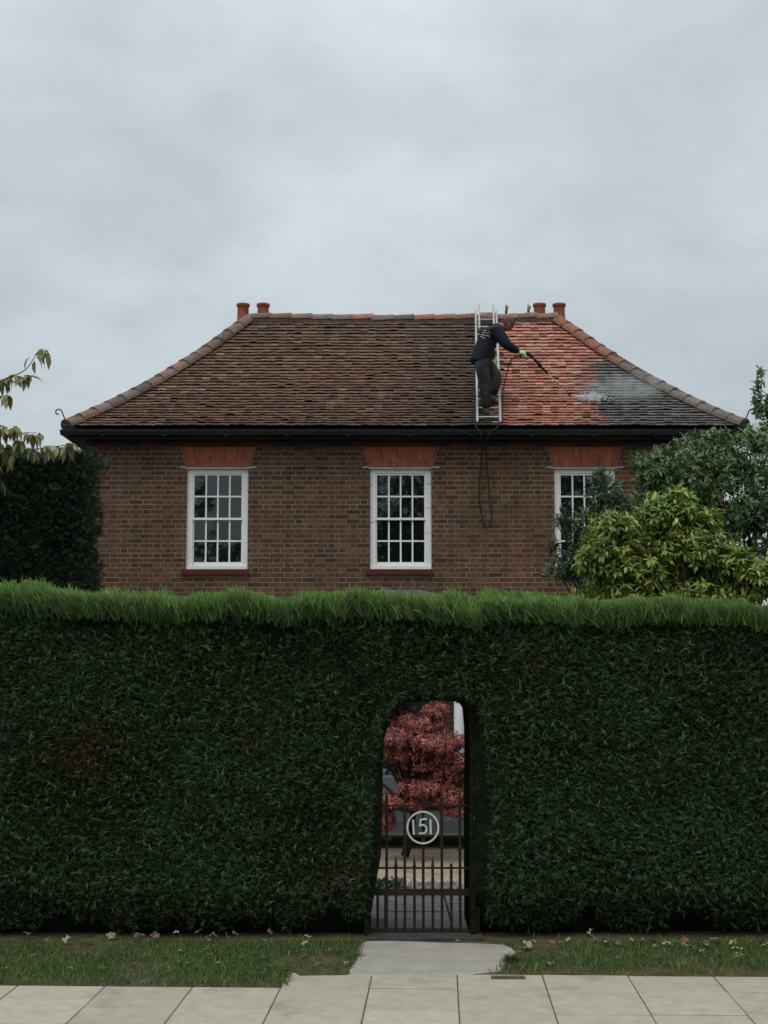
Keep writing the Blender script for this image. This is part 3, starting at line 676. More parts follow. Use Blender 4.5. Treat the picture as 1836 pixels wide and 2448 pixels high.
def tiles(b, lo, hi, put, front=False):
    # arc-length along the curved slope
    ss = np.linspace(0, RR, 400); zz = np.polyval(cf, ss); al = np.concatenate([[0], np.cumsum(np.hypot(np.diff(ss), np.diff(zz)))])
    gauge = 0.095; nrow = int(al[-1]/gauge); tw = 0.128
    for r in range(nrow+1):
        a0 = r*gauge - .03; s0 = float(np.interp(a0, al, ss)) if a0 > 0 else a0/math.hypot(1, dG(0)); s1 = float(np.interp(min(a0+.15, al[-1]), al, ss))
        x = lo(s0) - (tw/2 if r % 2 else 0) - random.uniform(0, .02); xe = hi(s0)
        n0 = math.atan(dG(max(s0, 0))); wob = random.uniform(0, 6)
        while x < xe:
            x0, x1 = x+.0015, x+tw-.0015; x += tw
            if x1 < lo(s0) or x0 > xe: continue
            lift = random.uniform(.0, .011) + (.012 if random.random() < .05 else 0) ; drop = random.gauss(0, .0045) + .007*math.sin(x*1.3+wob); tilt = random.gauss(0, .005); th = .0155
            c = tile_col(put((x0+x1)/2, s0, .03), front)
            vs = []
            for t in range(4):
                f = t/3; xx_ = x0+(x1-x0)*f; cam_ = -.006*(2*f-1)**2 + tilt*(f-.5)
                sa = s0+drop*.7; xa = min(max(xx_, lo(sa)-.02), hi(sa)+.02); xb = min(max(xx_, lo(s1)-.02), hi(s1)+.02)
                vs += [put(xa, sa, .027+lift+cam_), put(xa, sa, .027+th+lift+cam_), put(xb, s1, .004)]
            fs = []
            for t in range(3):
                i = t*3; fs += [(i, i+3, i+4, i+1), (i+1, i+4, i+5, i+2)]
            fs += [(0, 1, 2), (9, 11, 10)]
            b.add(vs, fs, c)
def nrm_off(s, h):
    a = math.atan(dG(min(max(s, 0), RR))); return -math.sin(a)*h, math.cos(a)*h
def zz_(s): return G(s) if s >= 0 else G(0)+dG(0)*s
def put_f(a, s, h): o = nrm_off(s, h); return (a, YE+s+o[0], zz_(s)+o[1])
def put_b(a, s, h): o = nrm_off(s, h); return (a, YB-s-o[0], zz_(s)+o[1])
def put_l(a, s, h): o = nrm_off(s, h); return (XL0+s+o[0], a, zz_(s)+o[1])
def put_r(a, s, h): o = nrm_off(s, h); return (XR0-s-o[0], a, zz_(s)+o[1])
roof = MB(); tiles(roof, lambda s: XL0+s, lambda s: XR0-s, put_f, True); tiles(roof, lambda s: XL0+s, lambda s: XR0-s, put_b); tiles(roof, lambda s: YE+s, lambda s: YB-s, put_l); tiles(roof, lambda s: YE+s, lambda s: YB-s, put_r)
roof_o = roof.build('roof', MT['tile'], house)
# boarding below the tiles
b = MB(); ks = np.linspace(0, RR, 14)
for P_ in (put_f, put_b, put_l, put_r):
    l_, h_ = ((XL0, XR0) if P_ in (put_f, put_b) else (YE, YB))
    vs = []
    for s in ks: vs += [P_(l_+s, s, -.004), P_(h_-s, s, -.004)]
    b.add(vs, [(2*i, 2*i+1, 2*i+3, 2*i+2) for i in range(len(ks)-1)], (.02,.015,.012))
b.build('roof_boarding', mat('roof_felt', (.012,.01,.009), rough=1), roof_o)
# hip and ridge tiles
def half_round(b, p0, p1, up, r, c, lift):
    p0, p1, up = Vector(p0), Vector(p1), Vector(up); d = (p1-p0).normalized(); sd_ = d.cross(up).normalized(); up = sd_.cross(d).normalized(); n = 8; vs = []
    for p, rr_, lf in ((p0, r*1.02, lift+.016), (p1, r*.95, lift)):
        for q in (1.0, .86):
            for i in range(n+1):
                t = math.pi*i/n*1.0; vs.append(p + sd_*(-math.cos(t)*rr_*q) + up*(math.sin(t)*rr_*q*.8+lf-.045))
    m_ = n+1; fs = []
    for i in range(n): fs += [(i, i+1, 2*m_+i+1, 2*m_+i), (m_+i+1, m_+i, 3*m_+i, 3*m_+i+1), (i+1, i, m_+i, m_+i+1), (2*m_+i, 2*m_+i+1, 3*m_+i+1, 3*m_+i)]
    b.add(vs, fs, c)
HC = ((.17,.105,.075), (.20,.13,.095), (.14,.095,.07), (.24,.135,.09), (.19,.14,.11), (.30,.14,.095))
def hip(xs_, sx, ys_, sy, new):
    b = MB(); mb_ = MB(); fn = lambda s: Vector((xs_+sx*s, ys_+sy*s, G(s)+.015)); ss = np.linspace(0, RR, 300); P = [fn(s) for s in ss]
    al = np.concatenate([[0], np.cumsum([(P[i+1]-P[i]).length for i in range(299)])]); k = 15; 
    for i in range(k):
        s0, s1 = np.interp(al[-1]*i/k-.02, al, ss), np.interp(min(al[-1]*(i+1)/k+.02, al[-1]), al, ss)
        c = random.choice(HC); q = random.uniform(.8, 1.15)
        if new and i > 8: c = (.27,.115,.075)
        elif new: c = (.16,.125,.105)
        half_round(b, fn(s0), fn(s1), (-sx*.3*0, -sy*0, 1), .150, tuple(v*q for v in c), random.uniform(.006, .02))
    # bedding mortar along the hip
    mb_.tube([fn(s)+Vector((0,0,-.03)) for s in ss[::20]], .125, 10, (.07,.055,.045))
    return b, mb_
bed = MB()
for xs_, sx in ((XL0, 1), (XR0, -1)):
    for ys_, sy in ((YE, 1), (YB, -1)):
        h_, m_ = hip(xs_, sx, ys_, sy, xs_ > 0)
        h_.build('hip_tiles', MT['tile'], roof_o)
        o_ = len(bed.v); bed.v += m_.v; bed.f += [tuple(i+o_ for i in q) for q in m_.f]; bed.c += m_.c
rd = MB(); k = 15
for i in range(k):
    x0, x1 = XRI+(XRJ-XRI)*i/k, XRI+(XRJ-XRI)*(i+1)/k+.02; sag = lambda x: -.035*math.sin(math.pi*(x-XRI)/(XRJ-XRI))
    c = random.choice(HC); q = random.uniform(.8, 1.15)
    if x0 > 1.2: c = (.25,.135,.09)
    if i in (8, 9): c = (.34,.15,.085)
    half_round(rd, (x1, YE+RR, G(RR)+.03+sag(x1)), (x0, YE+RR, G(RR)+.03+sag(x0)), (0,0,1), .14, tuple(v*q for v in c), random.uniform(.0, .02))
    if random.random() < .4: rd.box(x0-.02, x0+.03, YE+RR-.13, YE+RR-.05, G(RR)+.0+sag(x0), G(RR)+.06+sag(x0), (.40,.37,.33))
bed.tube([(XRI, YE+RR, G(RR)-.03), ((XRI+XRJ)/2, YE+RR, G(RR)-.06), (XRJ, YE+RR, G(RR)-.03)], .13, 10, (.09,.07,.055))
rd.build('ridge_tiles', MT['tile'], roof_o); bed.build('mortar_bedding', MT['tile'], roof_o)
# curled hip irons at the two front corners
for xs_, sx in ((XL0, -1), (XR0, 1)):
    b = MB(); p0 = Vector((xs_-sx*.02, YE+.05, G(0)+.02)); pts = [p0, p0+Vector((sx*.02,-.06,.03)), p0+Vector((sx*.045,-.09,.12)), p0+Vector((sx*.075,-.1,.19))]
    cc = p0+Vector((sx*.135,-.1,.19)); pts += [cc+Vector((-sx*.06*math.cos(t)*(1-t/9), 0, .06*math.sin(t)*(1-t/9))) for t in np.linspace(.3, 5.2, 12)]
    b.tube(pts, .010, 7); b.build('hip_iron', MT['fascia'], roof_o, smooth=True)
# chimneys behind the ridge
for px1, px2, nm in ((581, 629, 0), (1290, 1337, 1)):
    yc = YE+RR+1.1; q1, q2 = at(px1, 760, yc), at(px2, 760, yc); zt = at(600, 778, yc).z; ztp = at(600, 727, yc).z
    st_ = MB()
    xa, xb = q1.x-(.06 if nm else .10), q2.x+(.10 if nm else .06)
    brick_wall(st_, xa, xb, G(RR)-1.6, zt-.02, lambda a, z, o: (a, yc-.2-o, z)); st_.box(xa+.005, xb-.005, yc-.197, yc+.2, G(RR)-1.6, zt-.03, (.1,.07,.05))
    ch = st_.build('chimney', MT['brick'], house)
    for q in (q1, q2):
        p_ = MB(); r = .108; H = ztp-zt
        p_.lathe([(r*1.05, zt-.03), (r*1.02, zt+.05), (r*.98, zt+H*.5), (r*.95, ztp-.07), (r*1.0, ztp-.06), (r*1.12, ztp-.045), (r*1.15, ztp-.02), (r*1.12, ztp), (r*.88, ztp), (r*.84, ztp-.2), (0.001, ztp-.2)], q.x, yc, 28)
        p_.build('chimney_pot', MT['pot'], ch, smooth=True)
# porch with lead roof and white columns
b = MB(); PX = 0.24; e_z, t_z = 3.30, at(960, 1409, 21.4).z
x0, x1, y0, y1 = PX-1.08, PX+1.08, 20.95, 22.195
b.add([(x0,y0,e_z),(x1,y0,e_z),(x1,y1,e_z),(x0,y1,e_z),(PX-.30,21.45,t_z),(PX+.30,21.45,t_z),(PX+.30,y1,t_z),(PX-.30,y1,t_z)], [(0,1,5,4),(1,2,6,5),(3,0,4,7),(4,5,6,7)])
for k in (-.2, .0, .2): b.tube([(PX+k*1.5, y0+.0, e_z+.012), (PX+k, 21.45, t_z+.012), (PX+k, y1, t_z+.012)], .018, 6)
porch = b.build('porch', MT['lead'], house)
b = MB(); b.box(x0+.03, x1-.03, y0+.03, y1, e_z-.34, e_z-.005); b.box(x0, x1, y0, y1, e_z-.06, e_z-.002); b.build('porch_beam', MT['white'], porch)
for xc in (at(1097,1730,21.15).x, 2*PX-at(1097,1730,21.15).x):
    b = MB(); b.lathe([(.11,0),(.11,.06),(.085,.09),(.076,.12),(.074,1.5),(.066,2.80),(.08,2.82),(.1,2.90),(.1,e_z-.35)], xc, 21.15, 24); b.build('column', MT['white'], porch, smooth=False)
b = MB(); b.box(x0+.1, x1-.1, 20.95, WY-.01, 0, .08); b.build('doorstep', MT['stone'], porch)
b = MB(); b.box(door_x-.455, door_x+.455, WY+.06, WY+.1, 0.01, 2.045); b.build('front_door', MT['door'], house)

# ---------------------------------------------------------------- ladder on the roof
lad = empty('ladder', 'long silver aluminium ladder laid up the roof under the worker', 'ladder')
lx0, lx1 = at(1140,1015,YE+.1).x, at(1195,1015,YE+.1).x
LS = np.linspace(-.02, RR-.02, 24)
# the ladder is straight: eave to ridge on the upper hull of the curved slope
ep0 = Vector(put_f(0, 0.05, .07)); ep1 = Vector(put_f(0, RR, .16)); ldir = (ep1-ep0); Llen = ldir.length; ldir.normalize(); lup = Vector((0, -ldir.z, ldir.y))
def lp(x, t, h=0): q = ep0+ldir*t+lup*h; return Vector((x+.15*t/Llen, q.y, q.z))      # it leans a little to the right
def obox(b, p0, p1, wx, hh, upv, c=None):
    p0, p1 = Vector(p0), Vector(p1); d = (p1-p0).normalized(); sx = upv.cross(d).normalized()
    vs = [p + sx*i*wx/2 + upv*j*hh/2 for p in (p0, p1) for i, j in ((-1,-1),(1,-1),(1,1),(-1,1))]
    b.add(vs, [(3,2,1,0),(4,5,6,7),(0,1,5,4),(1,2,6,5),(2,3,7,6),(3,0,4,7)], c)
for x in (lx0, lx1):
    b = MB(); obox(b, lp(x, -.06), lp(x, Llen+.0), .034, .06, lup); b.build('stile', MT['alu'], lad)
t = .10; k = 0
rung_t = []
while t < Llen-.2:
    b = MB(); b.tube([lp(lx0+.0175, t, .0), lp(lx1-.0175, t, .0)], .016, 8); b.build('rung', MT['alu'], lad); rung_t.append(t); t += .252
for x in (lx0+.055, lx1-.055):        # upper section that hooks over the ridge
    b = MB(); obox(b, lp(x, Llen-.75, .065), lp(x, Llen+.09, .065), .03, .05, lup); b.build('stile', MT['alu'], lad)
for tt in (Llen-.16,):
    b = MB(); b.tube([lp(lx0+.071, tt, .065), lp(lx1-.071, tt, .065)], .013, 8); b.build('rung', MT['alu'], lad)
b = MB(); b.tube([lp(lx0-.02, Llen-.62, .1), lp(lx0+.05, Llen-.64, .11), lp(lx0+.06, Llen-.75, .1)], .012, 6); b.build('rope_tie', mat('yellow_rope', (.45,.42,.12), rough=.8), lad)
# second ladder behind the ridge, only its worn tops show
lad2 = empty('ladder', 'tops of a worn yellowish ladder poking above the ridge beside the chimney', 'ladder')
yr = YE+RR+.18
for px in (1211, 1264):
    q = at(px, 731, yr); b = MB(); obox(b, (q.x, yr+1.3, q.z-1.5), q, .04, .07, Vector((0, .7, .7))); obox(b, (q.x-.02, yr-.02, q.z-.07), (q.x+.03, yr-.02, q.z-.035), .035, .05, Vector((0, 0, 1))); b.build('stile', MT['wood_old'], lad2)
b = MB(); q0, q1 = at(1211, 790, yr+.3), at(1264, 790, yr+.3); b.tube([q0, q1], .015, 7); b.build('rung', MT['wood_old'], lad2)

# ---------------------------------------------------------------- worker
def skin(verts, edges, radii, root=0, sub=2, remesh=None):
    me = bpy.data.meshes.new('t'); me.from_pydata([tuple(v) for v in verts], edges, []); o = bpy.data.objects.new('t', me); col.objects.link(o)
    o.modifiers.new('s', 'SKIN')
    for i, r in enumerate(radii):
        sv = me.skin_vertices[0].data[i]; sv.radius = (r, r) if not isinstance(r, tuple) else r; sv.use_root = (i == root)
    m_ = o.modifiers.new('u', 'SUBSURF'); m_.levels = sub; m_.render_levels = sub
    dg = bpy.context.evaluated_depsgraph_get(); dg.update(); out = bpy.data.meshes.new_from_object(o.evaluated_get(dg))
    bpy.data.objects.remove(o); return out
man = empty('person', 'person in dark jacket and lime gloves bending on the ladder with a washer lance', 'person')
J = {k: at(*v) for k, v in {
 'pel': (1150,856,22.08), 'wai': (1153,838,22.10), 'che': (1168,808,22.12), 'uch': (1183,789,22.13), 'nek': (1197,781,22.14), 'hed': (1206,778,22.15),
 'rs': (1189,795,21.97), 're': (1214,827,21.90), 'rw': (1243,842,21.93), 'ls': (1187,787,22.30), 'le': (1172,838,22.40), 'lw': (1179,864,22.32),
 'rh': (1151,864,21.99), 'rk': (1160,922,21.97), 'ra': (1163,982,22.0), 'rt': (1179,992,22.02),
 'lh': (1160,864,22.19), 'lk': (1188,900,22.20), 'la': (1177,952,22.24), 'lt': (1190,960,22.26)}.items()}
ks = list(J); ix = {k: i for i, k in enumerate(ks)}
E = lambda *prs: [(ix[a], ix[b_]) for a, b_ in prs]
rad_b = dict(pel=.07, wai=.07, che=.09, uch=.085, nek=.055, hed=.06, rs=.05, re=.042, rw=.03, ls=.06, le=.042, lw=.03, rh=.06, rk=.055, ra=.04, rt=.03, lh=.06, lk=.055, la=.04, lt=.03)
bones = E(('pel','wai'),('wai','che'),('che','uch'),('uch','nek'),('nek','hed'),('uch','rs'),('rs','re'),('re','rw'),('uch','ls'),('ls','le'),('le','lw'),('pel','rh'),('rh','rk'),('rk','ra'),('ra','rt'),('pel','lh'),('lh','lk'),('lk','la'),('la','lt'))
body_me = skin([J[k] for k in ks], bones, [rad_b[k] for k in ks])
# head: shaped from a sphere, facing right and down
import bmesh
def head_mesh():
    bm = bmesh.new(); bmesh.ops.create_uvsphere(bm, u_segments=32, v_segments=20, radius=1)
    for v in bm.verts:
        x, y, z = v.co       # x forward, y left, z up
        X, Y_, Z_ = x*.098, y*.076, z*.118
        if z < 0: X *= 1+.02*z; Y_ *= 1+.28*z                   # jaw narrows
        g = lambda cx, cy, cz, s: math.exp(-((x-cx)**2+(y-cy)**2+(z-cz)**2)/s)
        X += .030*g(1.0, 0, -.12, .020) + .010*g(.95, 0, -.75, .05) + .006*g(.98, 0, .18, .06)   # nose, chin, brow
        X -= .012*(g(.9, .36, .02, .02)+g(.9, -.36, .02, .02))                                 # eye sockets
        X += .006*g(.95, 0, -.42, .012) - .004*g(.95, 0, -.50, .004)
        Y_ += .020*(g(-.05, .98, -.05, .03)-g(-.05, -.98, -.05, .03))                            # ears
        v.co = (X, Y_, Z_)
    return bm
fwd = (at(1232,800,22.12)-at(1208,770,22.15)); fwd.normalize(); upv = Vector((-.35, .05, .9)); upv = (upv-fwd*upv.dot(fwd)).normalized(); lft = upv.cross(fwd)
HM = Matrix((fwd, lft, upv)).transposed().to_4x4(); hc = at(1214,775,22.15); HM.translation = hc
hb = head_mesh(); hb.transform(HM); hm = bpy.data.meshes.new('h'); hb.to_mesh(hm)
bb = bmesh.new(); bb.from_mesh(body_me); bb.from_mesh(hm)
me = bpy.data.meshes.new('body'); bb.to_mesh(me)
body = link('body', me, MT['skin'], man, True)
rm = body.modifiers.new('r', 'REMESH'); rm.mode = 'VOXEL'; rm.voxel_size = .011; rm.use_smooth_shade = True
dg = bpy.context.evaluated_depsgraph_get(); dg.update(); me2 = bpy.data.meshes.new_from_object(body.evaluated_get(dg)); body.modifiers.clear(); body.data = me2
if not me2.materials: me2.materials.append(MT['skin'])
# cropped hair: the upper, rear half of the skull
hb2 = head_mesh()
bmesh.ops.delete(hb2, geom=[f for f in hb2.faces if not (lambda c: (c.z > .045 or c.x < -.005 and c.z > -.055) and not (c.x > .07 and c.z < .07))(f.calc_center_median())], context='FACES')
for v in hb2.verts: v.co *= 1.05
hb2.transform(HM); hm2 = bpy.data.meshes.new('hair'); hb2.to_mesh(hm2); link('hair', hm2, MT['hair'], man, True)
# jacket
def sub(names, prs, rad, sub_=2, root=0):
    i2 = {k: i for i, k in enumerate(names)}; return skin([J[k] for k in names], [(i2[a], i2[c]) for a, c in prs], [rad[k] for k in names], root, sub_)
J['hem'] = at(1144,873,22.08); J['rwj'] = J['re'].lerp(J['rw'], .95); J['rs2'] = J['rs'].lerp(J['re'], .5); J['re2'] = J['re'].lerp(J['rw'], .4); J['lwj'] = J['le'].lerp(J['lw'], .85); J['col'] = at(1195,782,22.14)
jr = dict(hem=(.185,.175), pel=(.175,.165), wai=(.180,.170), che=(.195,.18), uch=(.165,.15), col=.085, rs=.115, rs2=.100, re=.080, re2=.074, rwj=.056, ls=.098, le=.072, lwj=.05)
jm = sub(['wai','hem','che','uch','col','rs','rs2','re','re2','rwj','ls','le','lwj'], [('hem','wai'),('wai','che'),('che','uch'),('uch','col'),('uch','rs'),('rs','rs2'),('rs2','re'),('re','re2'),('re2','rwj'),('uch','ls'),('ls','le'),('le','lwj')], jr)
jk = link('jacket', jm, MT['jacket'], man, True)
# trousers
J['rk2'] = J['rk'].lerp(J['ra'], .45); J['lk2'] = J['lk'].lerp(J['la'], .5); J['raj'] = J['rk'].lerp(J['ra'], .93); J['laj'] = J['lk'].lerp(J['la'], .93); J['rh2'] = J['rh'].lerp(J['rk'], .5); J['lh2'] = J['lh'].lerp(J['lk'], .5)
J['pt'] = at(1151,846,22.08)
tr = dict(pt=.15, pel=.155, rh=.128, rh2=.120, rk=.102, rk2=.096, raj=.082, lh=.12, lh2=.11, lk=.10, lk2=.088, laj=.075)
tm = sub(['pel','pt','rh','rh2','rk','rk2','raj','lh','lh2','lk','lk2','laj'], [('pt','pel'),('pel','rh'),('rh','rh2'),('rh2','rk'),('rk','rk2'),('rk2','raj'),('pel','lh'),('lh','lh2'),('lh2','lk'),('lk','lk2'),('lk2','laj')], tr)
link('trousers', tm, MT['trouser'], man, True)
# boots
for a, t_ in (('ra', 'rt'), ('la', 'lt')):
    A_, T_ = J[a], J[t_]; heel = A_+Vector((-.05, 0, -.055)); ball = T_+Vector((-.03, 0, -.005)); toe = T_+Vector((.035, 0, -.005))
    bm_ = skin([A_+Vector((0,0,.05)), A_+Vector((0,0,-.01)), A_.lerp(ball, .5)+Vector((0,0,-.01)), ball, toe, heel], [(0,1),(1,2),(2,3),(3,4),(1,5)], [.06,.056,.05,.046,.036,.042], 1); link('boot', bm_, MT['boot'], man, True)
# gloves: palm, four fingers, thumb
def glove(wr, axis, back, grip, name, curl=1.0):
    axis = axis.normalized(); back = (back-axis*back.dot(axis)).normalized(); side = axis.cross(back).normalized()
    V, Ed, Rd = [wr-axis*.015, wr+axis*.03, wr+axis*.075], [(0,1),(1,2)], [.036, .040, .040]
    for i, (o_, ln) in enumerate(((-.036,.062), (-.012,.075), (.012,.07), (.034,.055))):
        base = wr+axis*.085+side*o_; d = axis; p_ = base; V.append(p_); Ed.append((2, len(V)-1)); Rd.append(.0125); ang = 0
        for sgm, fr in enumerate((.42, .33, .25)):
            ang += (.55, .95, .8)[sgm]*curl; dd = axis*math.cos(ang)-back*math.sin(ang); p_ = p_+dd*ln*fr*1.25; V.append(p_); Ed.append((len(V)-2, len(V)-1)); Rd.append((.0115, .0105, .009)[sgm])
    b0 = wr+axis*.03-side*.038; V.append(b0); Ed.append((1, len(V)-1)); Rd.append(.014)
    for fr, dv in ((.035, axis*.7-side*.6-back*.3), (.03, axis*.8-back*.6)): V.append(V[-1]+dv.normalized()*fr); Ed.append((len(V)-2, len(V)-1)); Rd.append(.0115)
    link(name, skin(V, Ed, Rd, 1, 2), MT['glove'], man, True)
glove(J['rw'], at(1258,847,21.93)-J['rw'], Vector((0, -.5, .85)), 0, 'glove', 1.0)
glove(J['lw'], at(1188,884,22.18)-J['lw'], Vector((.5, -.6, .4)), 0, 'glove', .55)
# white lettering patches on the back of the jacket (too small in the photo to read)
from mathutils.bvhtree import BVHTree
bv = BVHTree.FromPolygons([v.co for v in jm.vertices], [tuple(p.vertices) for p in jm.polygons])
b = MB()
def proj(px, py):
    o_ = CAM; d_ = (at(px, py, 20)-CAM).normalized(); h = bv.ray_cast(o_, d_); return (h[0]-d_*.004) if h[0] else None
for (ax, ay, bx, by) in ((1155,789,1172,792), (1152,794,1175,797), (1150,799,1171,803), (1148,803,1160,808)):
    px = ax
    while px < bx:
        wd = random.uniform(1.6, 4.2); f0, f1 = (px-ax)/(bx-ax), (min(px+wd, bx)-ax)/(bx-ax); hgt = 1.5
        q = [proj(ax+(bx-ax)*f, ay+(by-ay)*f+o_) for f, o_ in ((f0, hgt), (f1, hgt), (f1, -hgt*.2), (f0, -hgt*.2))]
        if all(q): b.quad(*q)
        px += wd+random.uniform(.7, 1.3)
if b.f: b.build('back_print', MT['print'], man)

# ---------------------------------------------------------------- washer lance, hose, water
lance = empty('pressure_washer_lance', 'long pressure washer lance with black grip spraying the red tiles', 'lance')
g0 = at(1247,846,21.93); g1 = at(1272,852,21.95); g2 = at(1309,893,22.05); tip = at(1360,941,22.14); 
b = MB(); b.tube([at(1243,852,21.93), at(1250,846,21.93), at(1262,845,21.94), g1], [.018,.024,.026,.024], 10); b.tube([g1, at(1290,873,22.0), g2], [.024,.021,.018], 10)
b.tube([at(1258,848,21.935), at(1256,858,21.935), at(1262,860,21.935)], .007, 6); b.tube([at(1286,868,21.99), at(1291,874,22.0)], .03, 10); b.build('grip', MT['rubber'], lance, smooth=True)
b = MB(); b.tube([g2, tip], .0085, 8); b.build('tube', MT['brass'], lance, smooth=True)
b = MB(); b.tube([tip-(tip-g2).normalized()*.03, tip, tip+(tip-g2).normalized()*.035], [.016,.019,.012], 8); b.build('nozzle', MT['rubber'], lance, smooth=True)
# hit point on the roof
def roof_at(px, py):
    for s in np.linspace(0, RR, 1500):
        P = put_f(0, s, .03); q = at(px, py, P[1])
        if q.z <= P[2]: return Vector((q.x, P[1], P[2])), s
    return q, s
hit, hs = roof_at(1405, 956)
hose_pts = [at(1246,852,21.93), at(1236,852,21.9), at(1226,856,21.92), at(1218,870,22.0), at(1213,888,22.08), at(1208,910,22.1), at(1204,930,22.08), at(1203,955,22.02), at(1201,985,21.94), at(1199,1008,21.85), at(1186,1024,21.74), at(1172,1034,21.72), at(1164,1052,21.75), at(1163,1080,21.95), at(1164,1120,22.12), at(1168,1160,22.14), at(1172,1200,22.14), at(1175,1235,22.14), at(1172,1254,22.14), at(1166,1260,22.14), at(1158,1254,22.14), at(1152,1235,22.14), at(1147,1200,22.14), at(1146,1160,22.14), at(1149,1110,22.12), at(1153,1075,21.95), at(1153,1050,21.75), at(1148,1034,21.70), at(1138,1020,21.76), at(1135,1000,21.86), at(1134,975,21.97), at(1137,950,22.05), at(1133,925,22.16), at(1136,905,22.24)]
def smooth_path(pts, k=4):
    out = []
    for i in range(len(pts)-1):
        p0, p1, p2, p3 = pts[max(i-1, 0)], pts[i], pts[i+1], pts[min(i+2, len(pts)-1)]
        for j in range(k):
            t = j/k; out.append(0.5*((2*p1)+(-p0+p2)*t+(2*p0-5*p1+4*p2-p3)*t*t+(-p0+3*p1-3*p2+p3)*t**3))
    return out+[pts[-1]]
b = MB(); b.tube(smooth_path(hose_pts), .0095, 8); tag(b.build('hose', MT['rubber'], smooth=True), 'black pressure hose looping from the lance over the gutter and down the brick wall', 'hose')
# jet and splash: fine streaks of water
def water():
    b = MB(); d0 = tip+(tip-g2).normalized()*.035; ax = hit-d0; r2 = random.Random(5)
    for i in range(230):
        t0 = r2.uniform(0, .9); t1 = min(1, t0+r2.uniform(.06, .2)); off = Vector((r2.gauss(0, .03), r2.gauss(0, .02), r2.gauss(0, .03)))
        b.tube([d0+ax*t0+off*t0, d0+ax*t1+off*t1], r2.uniform(.0012, .0026), 4)
    for i in range(650):
        a = r2.gauss(.10, .10); h = abs(r2.gauss(0, .03)); s = hs+r2.gauss(.03, .045); P = Vector(put_f(hit.x+a, s, .03+h)); dr = Vector((r2.gauss(.5, .5), r2.gauss(-.2, .3), r2.gauss(.35, .3)))*r2.uniform(.01, .05)
        b.tube([P, P+dr], r2.uniform(.0015, .0035), 4)
    m_ = mat('white_water', (.85,.87,.9), rough=.4, trans=.4)
    return b.build('water_spray', m_)
tag(water(), 'white jet of water splashing on the tiles at the lance tip', 'water spray', kind='stuff')
# mist drifting right of the splash
def mist():
    bm = bmesh.new(); bmesh.ops.create_icosphere(bm, subdivisions=3, radius=1); c = hit+Vector((.58, .14, .12))
    me = bpy.data.meshes.new('mist'); 
    for v in bm.verts: v.co = Vector((v.co.x*.95, v.co.y*.40, v.co.z*.36))
    bm.to_mesh(me); m = bpy.data.materials.new('mist'); m.use_nodes = True; t = m.node_tree; t.nodes.clear(); N = t.nodes.new; L = t.links.new
    pv = N('ShaderNodeVolumePrincipled'); pv.inputs['Color'].default_value = (.95,.97,1,1); pv.inputs['Anisotropy'].default_value = 0.1
    tc = N('ShaderNodeTexCoord'); mpn = N('ShaderNodeMapping'); mpn.inputs['Scale'].default_value = (1/.95, 1/.42, 1/.42); L(tc.outputs['Object'], mpn.inputs[0])
    ln = N('ShaderNodeVectorMath'); ln.operation = 'LENGTH'; L(mpn.outputs[0], ln.inputs[0])
    mr = N('ShaderNodeMapRange'); mr.interpolation_type = 'SMOOTHSTEP'; mr.inputs[1].default_value = 1.0; mr.inputs[2].default_value = 0.15; mr.inputs[3].default_value = 0; mr.inputs[4].default_value = 1; L(ln.outputs['Value'], mr.inputs[0])
    ns = N('ShaderNodeTexNoise'); ns.inputs['Scale'].default_value = 3.5; ns.inputs['Detail'].default_value = 4; L(tc.outputs['Object'], ns.inputs['Vector'])
    r2 = N('ShaderNodeMapRange'); r2.inputs[1].default_value = .35; r2.inputs[2].default_value = .7; r2.inputs[3].default_value = .15; r2.inputs[4].default_value = 1.6; L(ns.outputs[0], r2.inputs[0])
    mu = N('ShaderNodeMath'); mu.operation = 'MULTIPLY'; L(mr.outputs[0], mu.inputs[0]); L(r2.outputs[0], mu.inputs[1]); m3 = N('ShaderNodeMath'); m3.operation = 'MULTIPLY'; L(mu.outputs[0], m3.inputs[0]); m3.inputs[1].default_value = 1.7
    L(m3.outputs[0], pv.inputs['Density']); o = N('ShaderNodeOutputMaterial'); L(pv.outputs[0], o.inputs['Volume'])
    ob = link('mist', me, m); ob.location = c; ob.rotation_euler = (R(38), 0, 0); return ob
tag(mist(), 'thin grey mist of water drifting over the dark wet tiles', 'mist', kind='stuff')

